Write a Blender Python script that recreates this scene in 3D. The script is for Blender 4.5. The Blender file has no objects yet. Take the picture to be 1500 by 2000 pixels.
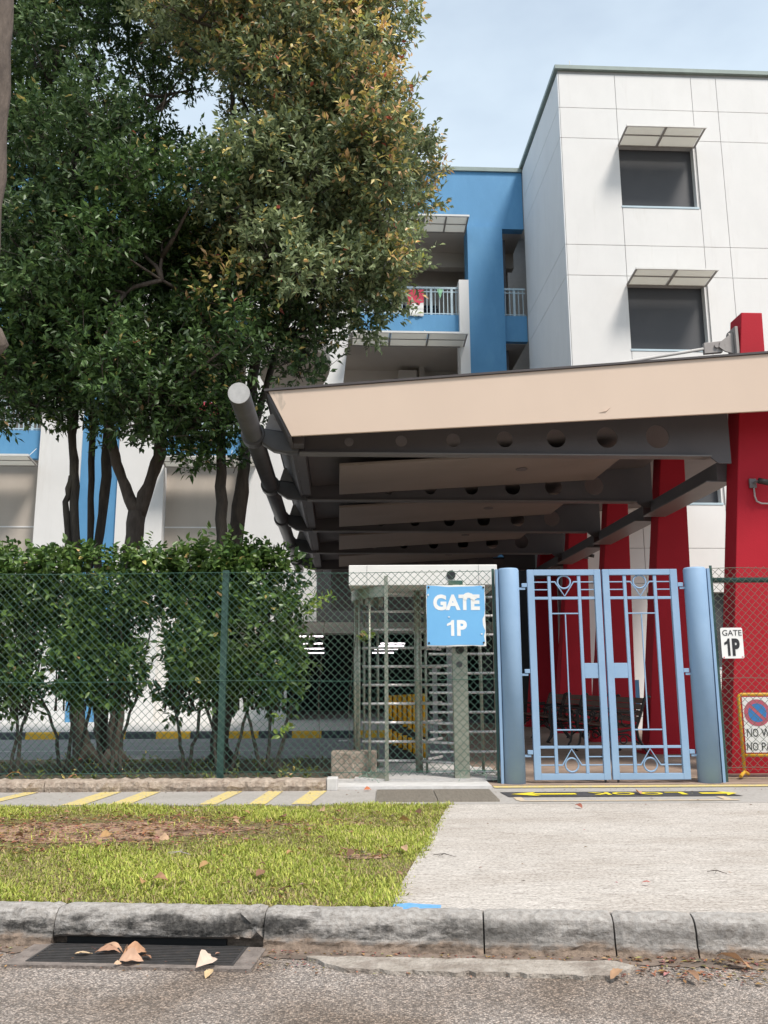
import bpy, math, random
import numpy as np
from mathutils import Vector, Matrix
from math import sin, cos, tan, atan, radians, pi, sqrt
random.seed(7); rng = np.random.default_rng(11)
S = bpy.context.scene
COL = S.collection
# ---------------------------------------------------------------- camera
FPX = 1700.0
TH = atan(334/FPX); RO = radians(0.30); H = 1.10
CAM = Vector((0, 0, H))
_f = Vector((0, cos(TH), sin(TH))); _r0 = Vector((1, 0, 0)); _u0 = Vector((0, -sin(TH), cos(TH)))
_r = _r0*cos(RO) - _u0*sin(RO); _u = _u0*cos(RO) + _r0*sin(RO)
cam = bpy.data.cameras.new('camera'); camo = bpy.data.objects.new('camera', cam); COL.objects.link(camo)
cam.sensor_fit = 'HORIZONTAL'; cam.sensor_width = 36.0; cam.lens = 36*FPX/1500
cam.clip_start = 0.05; cam.clip_end = 3000
M = Matrix((_r, _u, -_f)).transposed().to_4x4(); M.translation = CAM
camo.matrix_world = M
S.camera = camo
S.render.resolution_x = 768; S.render.resolution_y = 1024
# ---------------------------------------------------------------- light
SUN_EL, SUN_AZ = 58.0, 40.0       # degrees; azimuth measured from straight behind the camera towards its right
sdir = Vector((sin(radians(SUN_AZ))*cos(radians(SUN_EL)), -cos(radians(SUN_AZ))*cos(radians(SUN_EL)), sin(radians(SUN_EL))))
sl = bpy.data.lights.new('sun', 'SUN'); sl.energy = 2.6; sl.angle = radians(13); sl.color = (1.0, 0.94, 0.87)
so = bpy.data.objects.new('sun', sl); COL.objects.link(so)
so.rotation_euler = sdir.to_track_quat('Z', 'Y').to_euler(); so.location = sdir*60
W = bpy.data.worlds.new('World'); S.world = W; W.use_nodes = True
nt = W.node_tree; nt.nodes.clear()
out = nt.nodes.new('ShaderNodeOutputWorld'); bg = nt.nodes.new('ShaderNodeBackground')
sky = nt.nodes.new('ShaderNodeTexSky'); sky.sky_type = 'NISHITA'; sky.sun_disc = False
sky.sun_elevation = radians(SUN_EL); sky.sun_rotation = radians(180-SUN_AZ)
sky.air_density = 1.0; sky.dust_density = 2.5; sky.ozone_density = 1.2
tc = nt.nodes.new('ShaderNodeTexCoord'); mp = nt.nodes.new('ShaderNodeMapping'); mp.inputs['Scale'].default_value = (1.0, 1.0, 2.2)
nz = nt.nodes.new('ShaderNodeTexNoise'); nz.inputs['Scale'].default_value = 1.7; nz.inputs['Detail'].default_value = 6; nz.inputs['Roughness'].default_value = .55
rp = nt.nodes.new('ShaderNodeValToRGB'); rp.color_ramp.elements[0].position = .30; rp.color_ramp.elements[1].position = .72
rp.color_ramp.elements[0].color = (.48, .48, .48, 1); rp.color_ramp.elements[1].color = (1.0, .98, .98, 1)
mx = nt.nodes.new('ShaderNodeMix'); mx.data_type = 'RGBA'
mx.inputs[7].default_value = (5.5, 6.4, 7.1, 1)
L = nt.links.new
L(tc.outputs['Generated'], mp.inputs['Vector']); L(mp.outputs[0], nz.inputs['Vector']); L(nz.outputs['Fac'], rp.inputs['Fac'])
L(rp.outputs['Color'], mx.inputs[0]); L(sky.outputs[0], mx.inputs[6]); L(mx.outputs[2], bg.inputs['Color']); L(bg.outputs[0], out.inputs['Surface'])
bg.inputs['Strength'].default_value = 0.098
S.view_settings.view_transform = 'Standard'; S.view_settings.look = 'None'
S.view_settings.exposure = 0.75; S.view_settings.gamma = 1.0; S.view_settings.use_curve_mapping = False
# ---------------------------------------------------------------- frames and picking helpers
YAW = radians(3.0)
FW = Matrix.Identity(4); FB = Matrix.Rotation(YAW, 4, 'Z')     # FB: the school's own axes (u along the facade, v away from the street)
def ray(px, py): return (_f*FPX + _r*(px-750) + _u*(1000-py)).normalized()
def hit(px, py, d, F=FW):
    """point (in frame F) where the sight line through a photo pixel meets the plane second-coordinate = d"""
    Fi = F.inverted(); o = Fi @ CAM; r = Fi.to_3x3() @ ray(px, py)
    t = (d-o.y)/r.y; return o + r*t
def gnd(px, py, z=0.0, F=FW):
    Fi = F.inverted(); o = Fi @ CAM; r = Fi.to_3x3() @ ray(px, py)
    t = (z-o.z)/r.z; return o + r*t
# ---------------------------------------------------------------- materials
def mat(name, c1, c2=None, scale=6, rough=.7, metal=0, bump=0, bscale=None, stretch=(1,1,1), detail=6, lo=.35, hi=.65, spec=.5, c3=None, s3=1.2, f3=(.55,.75)):
    m = bpy.data.materials.new(name); m.use_nodes = True; n = m.node_tree; p = n.nodes['Principled BSDF']
    p.inputs['Roughness'].default_value = rough; p.inputs['Metallic'].default_value = metal; p.inputs['Specular IOR Level'].default_value = spec
    g = n.nodes.new('ShaderNodeNewGeometry'); mp = n.nodes.new('ShaderNodeMapping'); mp.inputs['Scale'].default_value = stretch
    n.links.new(g.outputs['Position'], mp.inputs['Vector'])
    if c2 is None: c2 = tuple(x*.88 for x in c1)
    t = n.nodes.new('ShaderNodeTexNoise'); t.inputs['Scale'].default_value = scale; t.inputs['Detail'].default_value = detail; t.inputs['Roughness'].default_value = .6
    n.links.new(mp.outputs[0], t.inputs['Vector'])
    r = n.nodes.new('ShaderNodeValToRGB'); r.color_ramp.elements[0].position = lo; r.color_ramp.elements[1].position = hi
    r.color_ramp.elements[0].color = (*c2, 1); r.color_ramp.elements[1].color = (*c1, 1)
    n.links.new(t.outputs['Fac'], r.inputs['Fac']); colout = r.outputs['Color']
    if c3 is not None:
        t3 = n.nodes.new('ShaderNodeTexNoise'); t3.inputs['Scale'].default_value = s3; t3.inputs['Detail'].default_value = 8; t3.inputs['Roughness'].default_value = .65
        n.links.new(mp.outputs[0], t3.inputs['Vector'])
        r3 = n.nodes.new('ShaderNodeValToRGB'); r3.color_ramp.elements[0].position = f3[0]; r3.color_ramp.elements[1].position = f3[1]
        r3.color_ramp.elements[0].color = (0,0,0,1); r3.color_ramp.elements[1].color = (1,1,1,1)
        n.links.new(t3.outputs['Fac'], r3.inputs['Fac'])
        mm = n.nodes.new('ShaderNodeMix'); mm.data_type = 'RGBA'; mm.inputs[7].default_value = (*c3, 1)
        n.links.new(r3.outputs['Color'], mm.inputs[0]); n.links.new(colout, mm.inputs[6]); colout = mm.outputs[2]
    n.links.new(colout, p.inputs['Base Color'])
    if bump:
        b = n.nodes.new('ShaderNodeBump'); b.inputs['Strength'].default_value = bump; b.inputs['Distance'].default_value = .02
        t2 = n.nodes.new('ShaderNodeTexNoise'); t2.inputs['Scale'].default_value = bscale or scale*6; t2.inputs['Detail'].default_value = 5
        n.links.new(mp.outputs[0], t2.inputs['Vector']); n.links.new(t2.outputs['Fac'], b.inputs['Height']); n.links.new(b.outputs[0], p.inputs['Normal'])
    return m
def leafmat(name, trans=.35, rough=.45):
    m = bpy.data.materials.new(name); m.use_nodes = True; n = m.node_tree; p = n.nodes['Principled BSDF']; o = n.nodes['Material Output']
    a = n.nodes.new('ShaderNodeAttribute'); a.attribute_name = 'Col'
    n.links.new(a.outputs['Color'], p.inputs['Base Color']); p.inputs['Roughness'].default_value = rough; p.inputs['Specular IOR Level'].default_value = .4
    t = n.nodes.new('ShaderNodeBsdfTranslucent'); n.links.new(a.outputs['Color'], t.inputs['Color'])
    x = n.nodes.new('ShaderNodeMixShader'); x.inputs[0].default_value = trans
    n.links.new(p.outputs[0], x.inputs[1]); n.links.new(t.outputs[0], x.inputs[2]); n.links.new(x.outputs[0], o.inputs['Surface'])
    return m
def emit(name, c, s):
    m = bpy.data.materials.new(name); m.use_nodes = True; p = m.node_tree.nodes['Principled BSDF']
    p.inputs['Emission Color'].default_value = (*c, 1); p.inputs['Emission Strength'].default_value = s; p.inputs['Base Color'].default_value = (*c, 1); return m
def pane(name, c):
    m = bpy.data.materials.new(name); m.use_nodes = True; n = m.node_tree; p = n.nodes['Principled BSDF']; o = n.nodes['Material Output']
    p.inputs['Base Color'].default_value = (*c,1); p.inputs['Roughness'].default_value = .5
    t = n.nodes.new('ShaderNodeBsdfTranslucent'); t.inputs['Color'].default_value = (*c,1)
    x = n.nodes.new('ShaderNodeMixShader'); x.inputs[0].default_value = .55
    n.links.new(p.outputs[0], x.inputs[1]); n.links.new(t.outputs[0], x.inputs[2]); n.links.new(x.outputs[0], o.inputs['Surface']); return m
def wallmat(name, c):
    """painted render with faint mottling and rain streaks"""
    m = bpy.data.materials.new(name); m.use_nodes = True; n = m.node_tree; p = n.nodes['Principled BSDF']; p.inputs['Roughness'].default_value = .75; p.inputs['Specular IOR Level'].default_value = .3
    g = n.nodes.new('ShaderNodeNewGeometry').outputs['Position']; W_ = (1,1,1)
    a = _ramp(n, _tex(n, g, 1.4, (1,1,.6), 7, .65), [(.33,tuple(x*.95 for x in c)),(.62,c)])
    s = _ramp(n, _tex(n, g, 3.2, (1,1,.10), 5, .7), [(.28,(.90,.89,.87)),(.42,W_)])
    d = _ramp(n, _tex(n, g, 9, (1,1,1), 8, .75), [(.27,(.80,.78,.75)),(.36,W_)])
    col = _mix(n, None, _mix(n, None, a, s, 'MULTIPLY', .55), d, 'MULTIPLY', .4); n.links.new(col, p.inputs['Base Color'])
    b = n.nodes.new('ShaderNodeBump'); b.inputs['Strength'].default_value = .07; b.inputs['Distance'].default_value = .02; n.links.new(_tex(n, g, 60, (1,1,1), 4), b.inputs['Height']); n.links.new(b.outputs[0], p.inputs['Normal'])
    return m
def _tex(n, src, scale, stretch, detail=6, rough=.6):
    mp = n.nodes.new('ShaderNodeMapping'); mp.inputs['Scale'].default_value = stretch; n.links.new(src, mp.inputs['Vector'])
    t = n.nodes.new('ShaderNodeTexNoise'); t.inputs['Scale'].default_value = scale; t.inputs['Detail'].default_value = detail; t.inputs['Roughness'].default_value = rough
    n.links.new(mp.outputs[0], t.inputs['Vector']); return t.outputs['Fac']
def _ramp(n, src, stops):
    r = n.nodes.new('ShaderNodeValToRGB'); E = r.color_ramp.elements
    while len(E) < len(stops): E.new(.5)
    for e, (p, c) in zip(E, stops): e.position = p; e.color = (*c, 1) if len(c) == 3 else c
    n.links.new(src, r.inputs['Fac']); return r.outputs['Color']
def _mix(n, f, a, b, mode='MIX', val=None):
    m = n.nodes.new('ShaderNodeMix'); m.data_type = 'RGBA'; m.blend_type = mode
    if val is not None: m.inputs[0].default_value = val
    else: n.links.new(f, m.inputs[0])
    for s, i in ((a,6),(b,7)):
        if isinstance(s, tuple): m.inputs[i].default_value = (*s,1)
        else: n.links.new(s, m.inputs[i])
    return m.outputs[2]
def streaky(name, c1, c2):
    """pale driveway concrete brushed across, speckled and lightly stained"""
    m = bpy.data.materials.new(name); m.use_nodes = True; n = m.node_tree; p = n.nodes['Principled BSDF']; p.inputs['Roughness'].default_value = .9
    g = n.nodes.new('ShaderNodeNewGeometry').outputs['Position']; W_ = (1,1,1); K = (0,0,0)
    a = _tex(n, g, 48, (.13,1.5,1), 8, .8); b = _tex(n, g, 90, (.5,1,1), 4, .7); c = _tex(n, g, 1.1, (.6,1.5,1), 6)
    base = _ramp(n, a, [(.38,c2),(.48,tuple(.45*x+.55*y for x,y in zip(c2,c1))),(.60,c1)])
    sp = _mix(n, None, base, _ramp(n, b, [(.36,(.42,.39,.36)),(.50,W_),(.66,(1.25,1.25,1.25))]), 'MULTIPLY', .9)
    col = _mix(n, None, sp, _ramp(n, c, [(.34,(.80,.77,.74)),(.58,W_)]), 'MULTIPLY', .9)
    n.links.new(col, p.inputs['Base Color']); bm = n.nodes.new('ShaderNodeBump'); bm.inputs['Strength'].default_value = .5; bm.inputs['Distance'].default_value = .006
    n.links.new(a, bm.inputs['Height']); n.links.new(bm.outputs[0], p.inputs['Normal']); return m
def kerbmat(name, L0):
    """precast kerb: pale worn arris, black algae on the face, brown soil stain along the foot"""
    m = bpy.data.materials.new(name); m.use_nodes = True; n = m.node_tree; p = n.nodes['Principled BSDF']; p.inputs['Roughness'].default_value = .95
    g = n.nodes.new('ShaderNodeNewGeometry').outputs['Position']; sx = n.nodes.new('ShaderNodeSeparateXYZ'); n.links.new(g, sx.inputs[0])
    lt = (L0,L0*.93,L0*.86); md = (L0*.62,L0*.56,L0*.50)
    base = _ramp(n, _tex(n, g, 30, (1,1,1.3), 6, .7), [(.35,md),(.62,lt)])
    # wandering height: z + noise
    wz = n.nodes.new('ShaderNodeMath'); wz.operation = 'MULTIPLY_ADD'; wz.inputs[1].default_value = .16; n.links.new(_tex(n, g, 4.5, (1,1,2), 8, .7), wz.inputs[0]); n.links.new(sx.outputs['Z'], wz.inputs[2])
    mr = n.nodes.new('ShaderNodeMapRange'); mr.inputs[1].default_value = -.12; mr.inputs[2].default_value = .10; n.links.new(wz.outputs[0], mr.inputs[0])
    foot = _ramp(n, mr.outputs[0], [(.30,(1,1,1)),(.44,(0,0,0))])
    col = _mix(n, foot, base, _ramp(n, _tex(n, g, 16, (1,1,2), 6, .7), [(.35,(.09,.065,.048)),(.62,(.27,.20,.15))]))
    band = _ramp(n, mr.outputs[0], [(.30,(0,0,0)),(.46,(1,1,1)),(.74,(.95,.95,.95)),(.88,(.1,.1,.1))])
    blot = _ramp(n, _tex(n, g, 2.6, (.8,1,2.5), 9, .72), [(.40,(0,0,0)),(.50,(.96,.96,.96))])
    mx_ = n.nodes.new('ShaderNodeMapRange'); mx_.inputs[1].default_value = -.35; mx_.inputs[2].default_value = 1.1
    wx = n.nodes.new('ShaderNodeMath'); wx.operation = 'MULTIPLY_ADD'; wx.inputs[1].default_value = 1.6; n.links.new(_tex(n, g, 2.2, (1,1,3), 6, .7), wx.inputs[0])
    sh = n.nodes.new('ShaderNodeMath'); sh.operation = 'SUBTRACT'; sh.inputs[1].default_value = .8; n.links.new(sx.outputs['X'], sh.inputs[0]); n.links.new(sh.outputs[0], wx.inputs[2]); n.links.new(wx.outputs[0], mx_.inputs[0])
    k = _mix(n, None, _mix(n, None, band, blot, 'MULTIPLY', 1.0), _ramp(n, mx_.outputs[0], [(.25,(1,1,1)),(1.0,(.42,.42,.42))]), 'MULTIPLY', 1.0)
    col = _mix(n, k, col, _ramp(n, _tex(n, g, 60, (1,1,1), 4), [(.4,(.014,.013,.012)),(.70,(.085,.078,.07))]))
    crk = _ramp(n, _tex(n, g, 11, (.7,1,3), 10, .8), [(.34,(.22,.18,.15)),(.43,(1,1,1))])
    col = _mix(n, None, col, crk, 'MULTIPLY', .8)
    n.links.new(col, p.inputs['Base Color'])
    bm = n.nodes.new('ShaderNodeBump'); bm.inputs['Strength'].default_value = .9; bm.inputs['Distance'].default_value = .012
    n.links.new(_tex(n, g, 55, (1,1,1), 5, .7), bm.inputs['Height']); n.links.new(bm.outputs[0], p.inputs['Normal']); return m
MT = dict(
 wall_white = wallmat('white_wall_paint', (.76,.745,.725)),
 wall_sky_tint = wallmat('white_wall_skylight_tint', (.77,.77,.77)),  # cooler copy of the white paint: sky light on the side put into colour
 joint = mat('joint_sealant', (.46,.45,.44), None, 5, .8),
 wall_blue = mat('blue_wall_paint', (.105,.30,.53), (.09,.27,.48), 1.5, .7, bump=.1, bscale=40, stretch=(1,1,.4), c3=(.13,.34,.56), s3=2.2, f3=(.5,.8)),
 beige = mat('beige_shade_cloth', (.50,.44,.38), (.45,.395,.34), 1.2, .85, stretch=(1,1,.25), bump=.04),
 beige_inner = mat('beige_plaster', (.58,.53,.48), (.54,.49,.44), 1.4, .85),
 dark_room = mat('dark_grey_interior', (.17,.17,.18), (.15,.15,.16), 1, .9), screen = mat('window_screen_mesh', (.062,.062,.066), (.056,.056,.060), 1, .55),
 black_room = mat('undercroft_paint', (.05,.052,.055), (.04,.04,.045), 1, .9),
 louvre = mat('navy_louvre', (.035,.05,.08), None, 3, .5),
 coping = mat('green_grey_coping', (.27,.33,.30), (.23,.28,.26), 3, .6),
 rail = mat('pale_blue_rail_paint', (.50,.62,.68), None, 3, .5),
 white_metal = mat('white_painted_metal', (.74,.73,.70), (.68,.67,.64), 4, .45),
 awn_pane = pane('frosted_awning_pane', (.70,.69,.65)),
 awn_frame = mat('grey_awning_frame', (.30,.28,.26), None, 4, .5),
 fascia = mat('cream_fascia_paint', (.61,.475,.375), (.58,.45,.355), .8, .5, spec=.4, c3=(.53,.41,.325), s3=1.6, f3=(.68,.95), stretch=(1,1,.5)),
 fascia_stain = mat('roof_edge_grime', (.30,.24,.19), (.62,.49,.39), 9, .7, stretch=(1,1,.3)),
 roof_edge = mat('dark_roof_flashing', (.055,.045,.045), None, 4, .5),
 steel = mat('dark_grey_steel_paint', (.105,.093,.096), (.09,.08,.083), 2, .55, c3=(.11,.095,.097), s3=3, f3=(.6,.85)),
 flange = mat('grey_flange_paint', (.17,.155,.15), None, 3, .45),
 ceil = mat('canopy_ceiling_panel', (.27,.215,.182), (.235,.19,.16), 1.5, .6, stretch=(.6,1,1)),
 ceil_dark = mat('canopy_deck_underside', (.16,.135,.13), None, 1.5, .7),
 pipe = mat('charcoal_pipe_paint', (.075,.072,.074), (.06,.057,.06), 5, .42),
 pipe_cap = mat('pale_pipe_cap', (.46,.45,.44), (.38,.37,.36), 12, .5),
 bracket = mat('grey_bracket_paint', (.33,.30,.28), (.28,.25,.235), 8, .55, c3=(.22,.19,.17), s3=10, f3=(.6,.8)),
 rod = mat('silver_rod_paint', (.52,.50,.48), None, 5, .45),
 red = mat('red_wall_paint', (.42,.013,.026), (.38,.012,.023), 1.8, .6, spec=.2, bump=.08, bscale=50, c3=(.34,.012,.022), s3=1.5, f3=(.6,.9)),
 gate = mat('sky_blue_gate_paint', (.265,.39,.55), (.235,.355,.51), 2.5, .55, spec=.35, bump=.05, bscale=30, c3=(.20,.20,.20), s3=26, f3=(.70,.78)),
 stainless = mat('brushed_stainless', (.40,.40,.33), (.30,.30,.24), 5, .35, metal=.6, stretch=(1,1,9), c3=(.20,.20,.15), s3=3, f3=(.55,.85)),
 header = mat('satin_steel_header', (.80,.77,.73), (.74,.71,.67), 2, .5, metal=.05), arm = mat('polished_turnstile_arm', (.80,.76,.75), (.70,.66,.64), 5, .3, metal=.35),
 mesh = mat('green_pvc_wire', (.055,.135,.10), (.035,.09,.065), 3, .5, c3=(.15,.19,.13), s3=.9, f3=(.5,.7)),
 mesh_right = mat('grey_green_wire', (.13,.15,.11), (.09,.10,.075), 30, .6),
 mesh_pale = mat('faded_green_wire', (.22,.33,.25), (.12,.20,.15), 9, .6),
 post = mat('dark_green_post', (.035,.085,.07), (.028,.065,.055), 10, .55),
 sign_blue = mat('sign_blue', (.165,.43,.72), (.155,.41,.70), 4, .45),
 sign_white = mat('sign_white', (.78,.77,.74), (.74,.73,.70), 8, .5),
 white = mat('white_lettering', (.82,.81,.79), None, 4, .5),
 black = mat('black_lettering', (.02,.02,.022), None, 4, .5),
 red_print = mat('sign_red', (.50,.11,.15), (.45,.09,.13), 20, .5),
 blue_print = mat('sign_disc_blue', (.03,.20,.50), None, 20, .5),
 yellow = mat('yellow_metal_paint', (.72,.40,.03), (.64,.34,.02), 10, .45, c3=(.35,.17,.04), s3=18, f3=(.62,.75)),
 yellow_line = mat('yellow_road_paint', (.70,.54,.14), (.58,.45,.16), 22, .85, c3=(.42,.37,.28), s3=34, f3=(.44,.62)),
 faded_line = mat('faded_cream_paint', (.60,.45,.28), (.48,.40,.30), 25, .85, c3=(.42,.38,.33), s3=30, f3=(.5,.65)),
 bright_yellow = mat('bright_yellow_tread_paint', (.78,.62,.03), (.70,.54,.03), 20, .7, c3=(.2,.16,.05), s3=60, f3=(.62,.7)),
 black_strip = mat('black_ground_paint', (.035,.033,.035), (.06,.055,.055), 16, .8),
 blue_paint = mat('blue_spray_paint', (.10,.30,.62), (.15,.34,.60), 30, .8, c3=(.4,.42,.45), s3=60, f3=(.58,.7)),
 concrete = streaky('brushed_concrete', (.60,.55,.50), (.27,.24,.21)),
 path = mat('path_concrete', (.40,.37,.34), (.32,.295,.27), 30, .9, bump=.4, bscale=80, c3=(.27,.25,.22), s3=2.5, f3=(.5,.8)),
 slab = mat('pale_concrete_slab', (.58,.56,.54), (.50,.48,.46), 10, .85, bump=.2, c3=(.40,.37,.33), s3=4, f3=(.55,.8)),
 edge_stone = mat('rough_edging_concrete', (.44,.36,.29), (.26,.20,.155), 14, .95, bump=1.0, bscale=38, c3=(.12,.095,.075), s3=9, f3=(.58,.75)),
 kerb = kerbmat('weathered_kerb_concrete', .44), slab_worn = mat('worn_gutter_concrete', (.42,.37,.32), (.28,.24,.20), 18, .95, bump=.8, bscale=60, c3=(.16,.12,.095), s3=5, f3=(.5,.75)),
 kerb_brown = mat('brown_gutter_concrete', (.24,.18,.14), (.15,.11,.085), 16, .95, bump=.8, bscale=50, c3=(.05,.04,.032), s3=5, f3=(.5,.75), stretch=(.5,1,2)),
 floor = mat('canopy_floor', (.34,.25,.19), (.28,.205,.16), 9, .85, bump=.2, c3=(.19,.14,.11), s3=2.3, f3=(.5,.8)),
 drive = mat('grey_driveway_asphalt', (.25,.25,.255), (.20,.20,.205), 30, .9, bump=.4, bscale=80, c3=(.33,.33,.34), s3=1.5, f3=(.5,.8), stretch=(.4,1,1)),
 soil = mat('dry_soil', (.17,.11,.075), (.10,.068,.046), 12, .97, bump=1, bscale=40, c3=(.26,.17,.12), s3=6, f3=(.52,.7)),
 bare = mat('bare_red_earth', (.46,.29,.19), (.24,.145,.095), 9, .97, bump=1, bscale=40, c3=(.10,.065,.045), s3=5, f3=(.5,.66), stretch=(.6,1.4,1)),
 soil_dark = mat('dark_soil', (.10,.085,.05), (.06,.05,.034), 12, .97, bump=1, bscale=40),  # darker brown soil, for the tree bed and the ground beyond
 turf = mat('turf_soil', (.22,.19,.065), (.14,.12,.045), 9, .97, bump=1, bscale=40, c3=(.20,.135,.08), s3=1.4, f3=(.5,.68)),
 grate = mat('grate_metal', (.085,.08,.078), (.06,.055,.053), 20, .5, metal=.3, c3=(.16,.10,.06), s3=20, f3=(.6,.75)),
 shade_black = mat('drain_shade_black', (.01,.01,.01), None, 4, .9),  # flat black in place of the shade inside the drain
 frame_conc = mat('drain_surround_concrete', (.24,.20,.175), (.14,.115,.10), 18, .9, bump=.6, bscale=60),
 cover = mat('ribbed_metal_cover', (.28,.245,.20), (.22,.19,.155), 10, .6, metal=.3, stretch=(5,.6,1)),
 bark = mat('dark_bark', (.085,.068,.052), (.045,.036,.03), 14, .9, bump=1, bscale=30, stretch=(1,1,.25), c3=(.14,.12,.09), s3=4, f3=(.6,.8)),
 bark_pale = mat('grey_brown_bark', (.13,.10,.08), (.07,.053,.043), 12, .9, bump=1, bscale=26, stretch=(1,1,.3), c3=(.15,.13,.11), s3=5, f3=(.6,.75)),
 wood = mat('dark_bench_wood', (.12,.052,.03), (.08,.035,.02), 10, .55, stretch=(6,.6,6)),
 iron = mat('black_cast_iron', (.03,.026,.024), None, 10, .5),
 camera_grey = mat('camera_housing', (.16,.14,.14), None, 10, .5),
 conduit = mat('pale_conduit', (.42,.36,.34), None, 10, .5),
 ylw_guard = mat('amber_plastic', (.78,.42,.015), (.68,.34,.01), 4, .4),
 flag_red = mat('red_cloth', (.66,.07,.12), (.58,.05,.10), 4, .8),
 flag_green = mat('green_cloth', (.35,.66,.42), None, 4, .8),
 flag_pink = mat('pink_cloth', (.75,.25,.38), None, 4, .8),
 kerb_black = mat('black_kerb_paint', (.035,.04,.05), (.06,.062,.07), 8, .7),
 kerb_yellow = mat('yellow_kerb_paint', (.76,.44,.02), (.66,.37,.03), 8, .7, c3=(.45,.28,.08), s3=9, f3=(.65,.8)),
 leaf = leafmat('tree_leaf', .30, .42), hedge = leafmat('hedge_leaf', .25, .36), grass = leafmat('grass_blade', .30, .7),
 dry = leafmat('dry_leaf', .2, .8),
 tube = emit('fluorescent_tube', (1.0,.88,.95), 3.0),
)
def asphalt():
    m = bpy.data.materials.new('coarse_asphalt'); m.use_nodes = True; n = m.node_tree; p = n.nodes['Principled BSDF']; p.inputs['Roughness'].default_value = .9
    g = n.nodes.new('ShaderNodeNewGeometry'); v = n.nodes.new('ShaderNodeTexVoronoi'); v.inputs['Scale'].default_value = 120
    n.links.new(g.outputs['Position'], v.inputs['Vector'])
    sep = n.nodes.new('ShaderNodeSeparateColor'); n.links.new(v.outputs['Color'], sep.inputs[0])
    r = n.nodes.new('ShaderNodeValToRGB'); E = r.color_ramp.elements
    E[0].position = 0; E[0].color = (.17,.15,.135,1); E[1].position = 1; E[1].color = (.66,.56,.49,1)
    e = E.new(.45); e.color = (.29,.255,.23,1); e = E.new(.75); e.color = (.44,.385,.34,1)
    n.links.new(sep.outputs[0], r.inputs['Fac'])
    dk = n.nodes.new('ShaderNodeValToRGB'); dk.color_ramp.elements[0].position = .25; dk.color_ramp.elements[0].color = (1,1,1,1); dk.color_ramp.elements[1].position = .75; dk.color_ramp.elements[1].color = (.45,.41,.38,1)
    n.links.new(v.outputs['Distance'], dk.inputs['Fac'])
    mu = n.nodes.new('ShaderNodeMix'); mu.data_type = 'RGBA'; mu.blend_type = 'MULTIPLY'; mu.inputs[0].default_value = .85
    n.links.new(r.outputs[0], mu.inputs[6]); n.links.new(dk.outputs[0], mu.inputs[7])
    t = n.nodes.new('ShaderNodeTexNoise'); t.inputs['Scale'].default_value = 1.6; t.inputs['Detail'].default_value = 6; n.links.new(g.outputs['Position'], t.inputs['Vector'])
    r2 = n.nodes.new('ShaderNodeValToRGB'); r2.color_ramp.elements[0].position = .35; r2.color_ramp.elements[0].color = (.62,.56,.50,1); r2.color_ramp.elements[1].position = .6; r2.color_ramp.elements[1].color = (1,1,1,1)
    n.links.new(t.outputs['Fac'], r2.inputs['Fac'])
    m2 = n.nodes.new('ShaderNodeMix'); m2.data_type = 'RGBA'; m2.blend_type = 'MULTIPLY'; m2.inputs[0].default_value = 1
    n.links.new(mu.outputs[2], m2.inputs[6]); n.links.new(r2.outputs[0], m2.inputs[7]); n.links.new(m2.outputs[2], p.inputs['Base Color'])
    b = n.nodes.new('ShaderNodeBump'); b.inputs['Strength'].default_value = .8; b.inputs['Distance'].default_value = .006; b.invert = True
    n.links.new(v.outputs['Distance'], b.inputs['Height']); n.links.new(b.outputs[0], p.inputs['Normal'])
    return m
MT['asphalt'] = asphalt()
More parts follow.
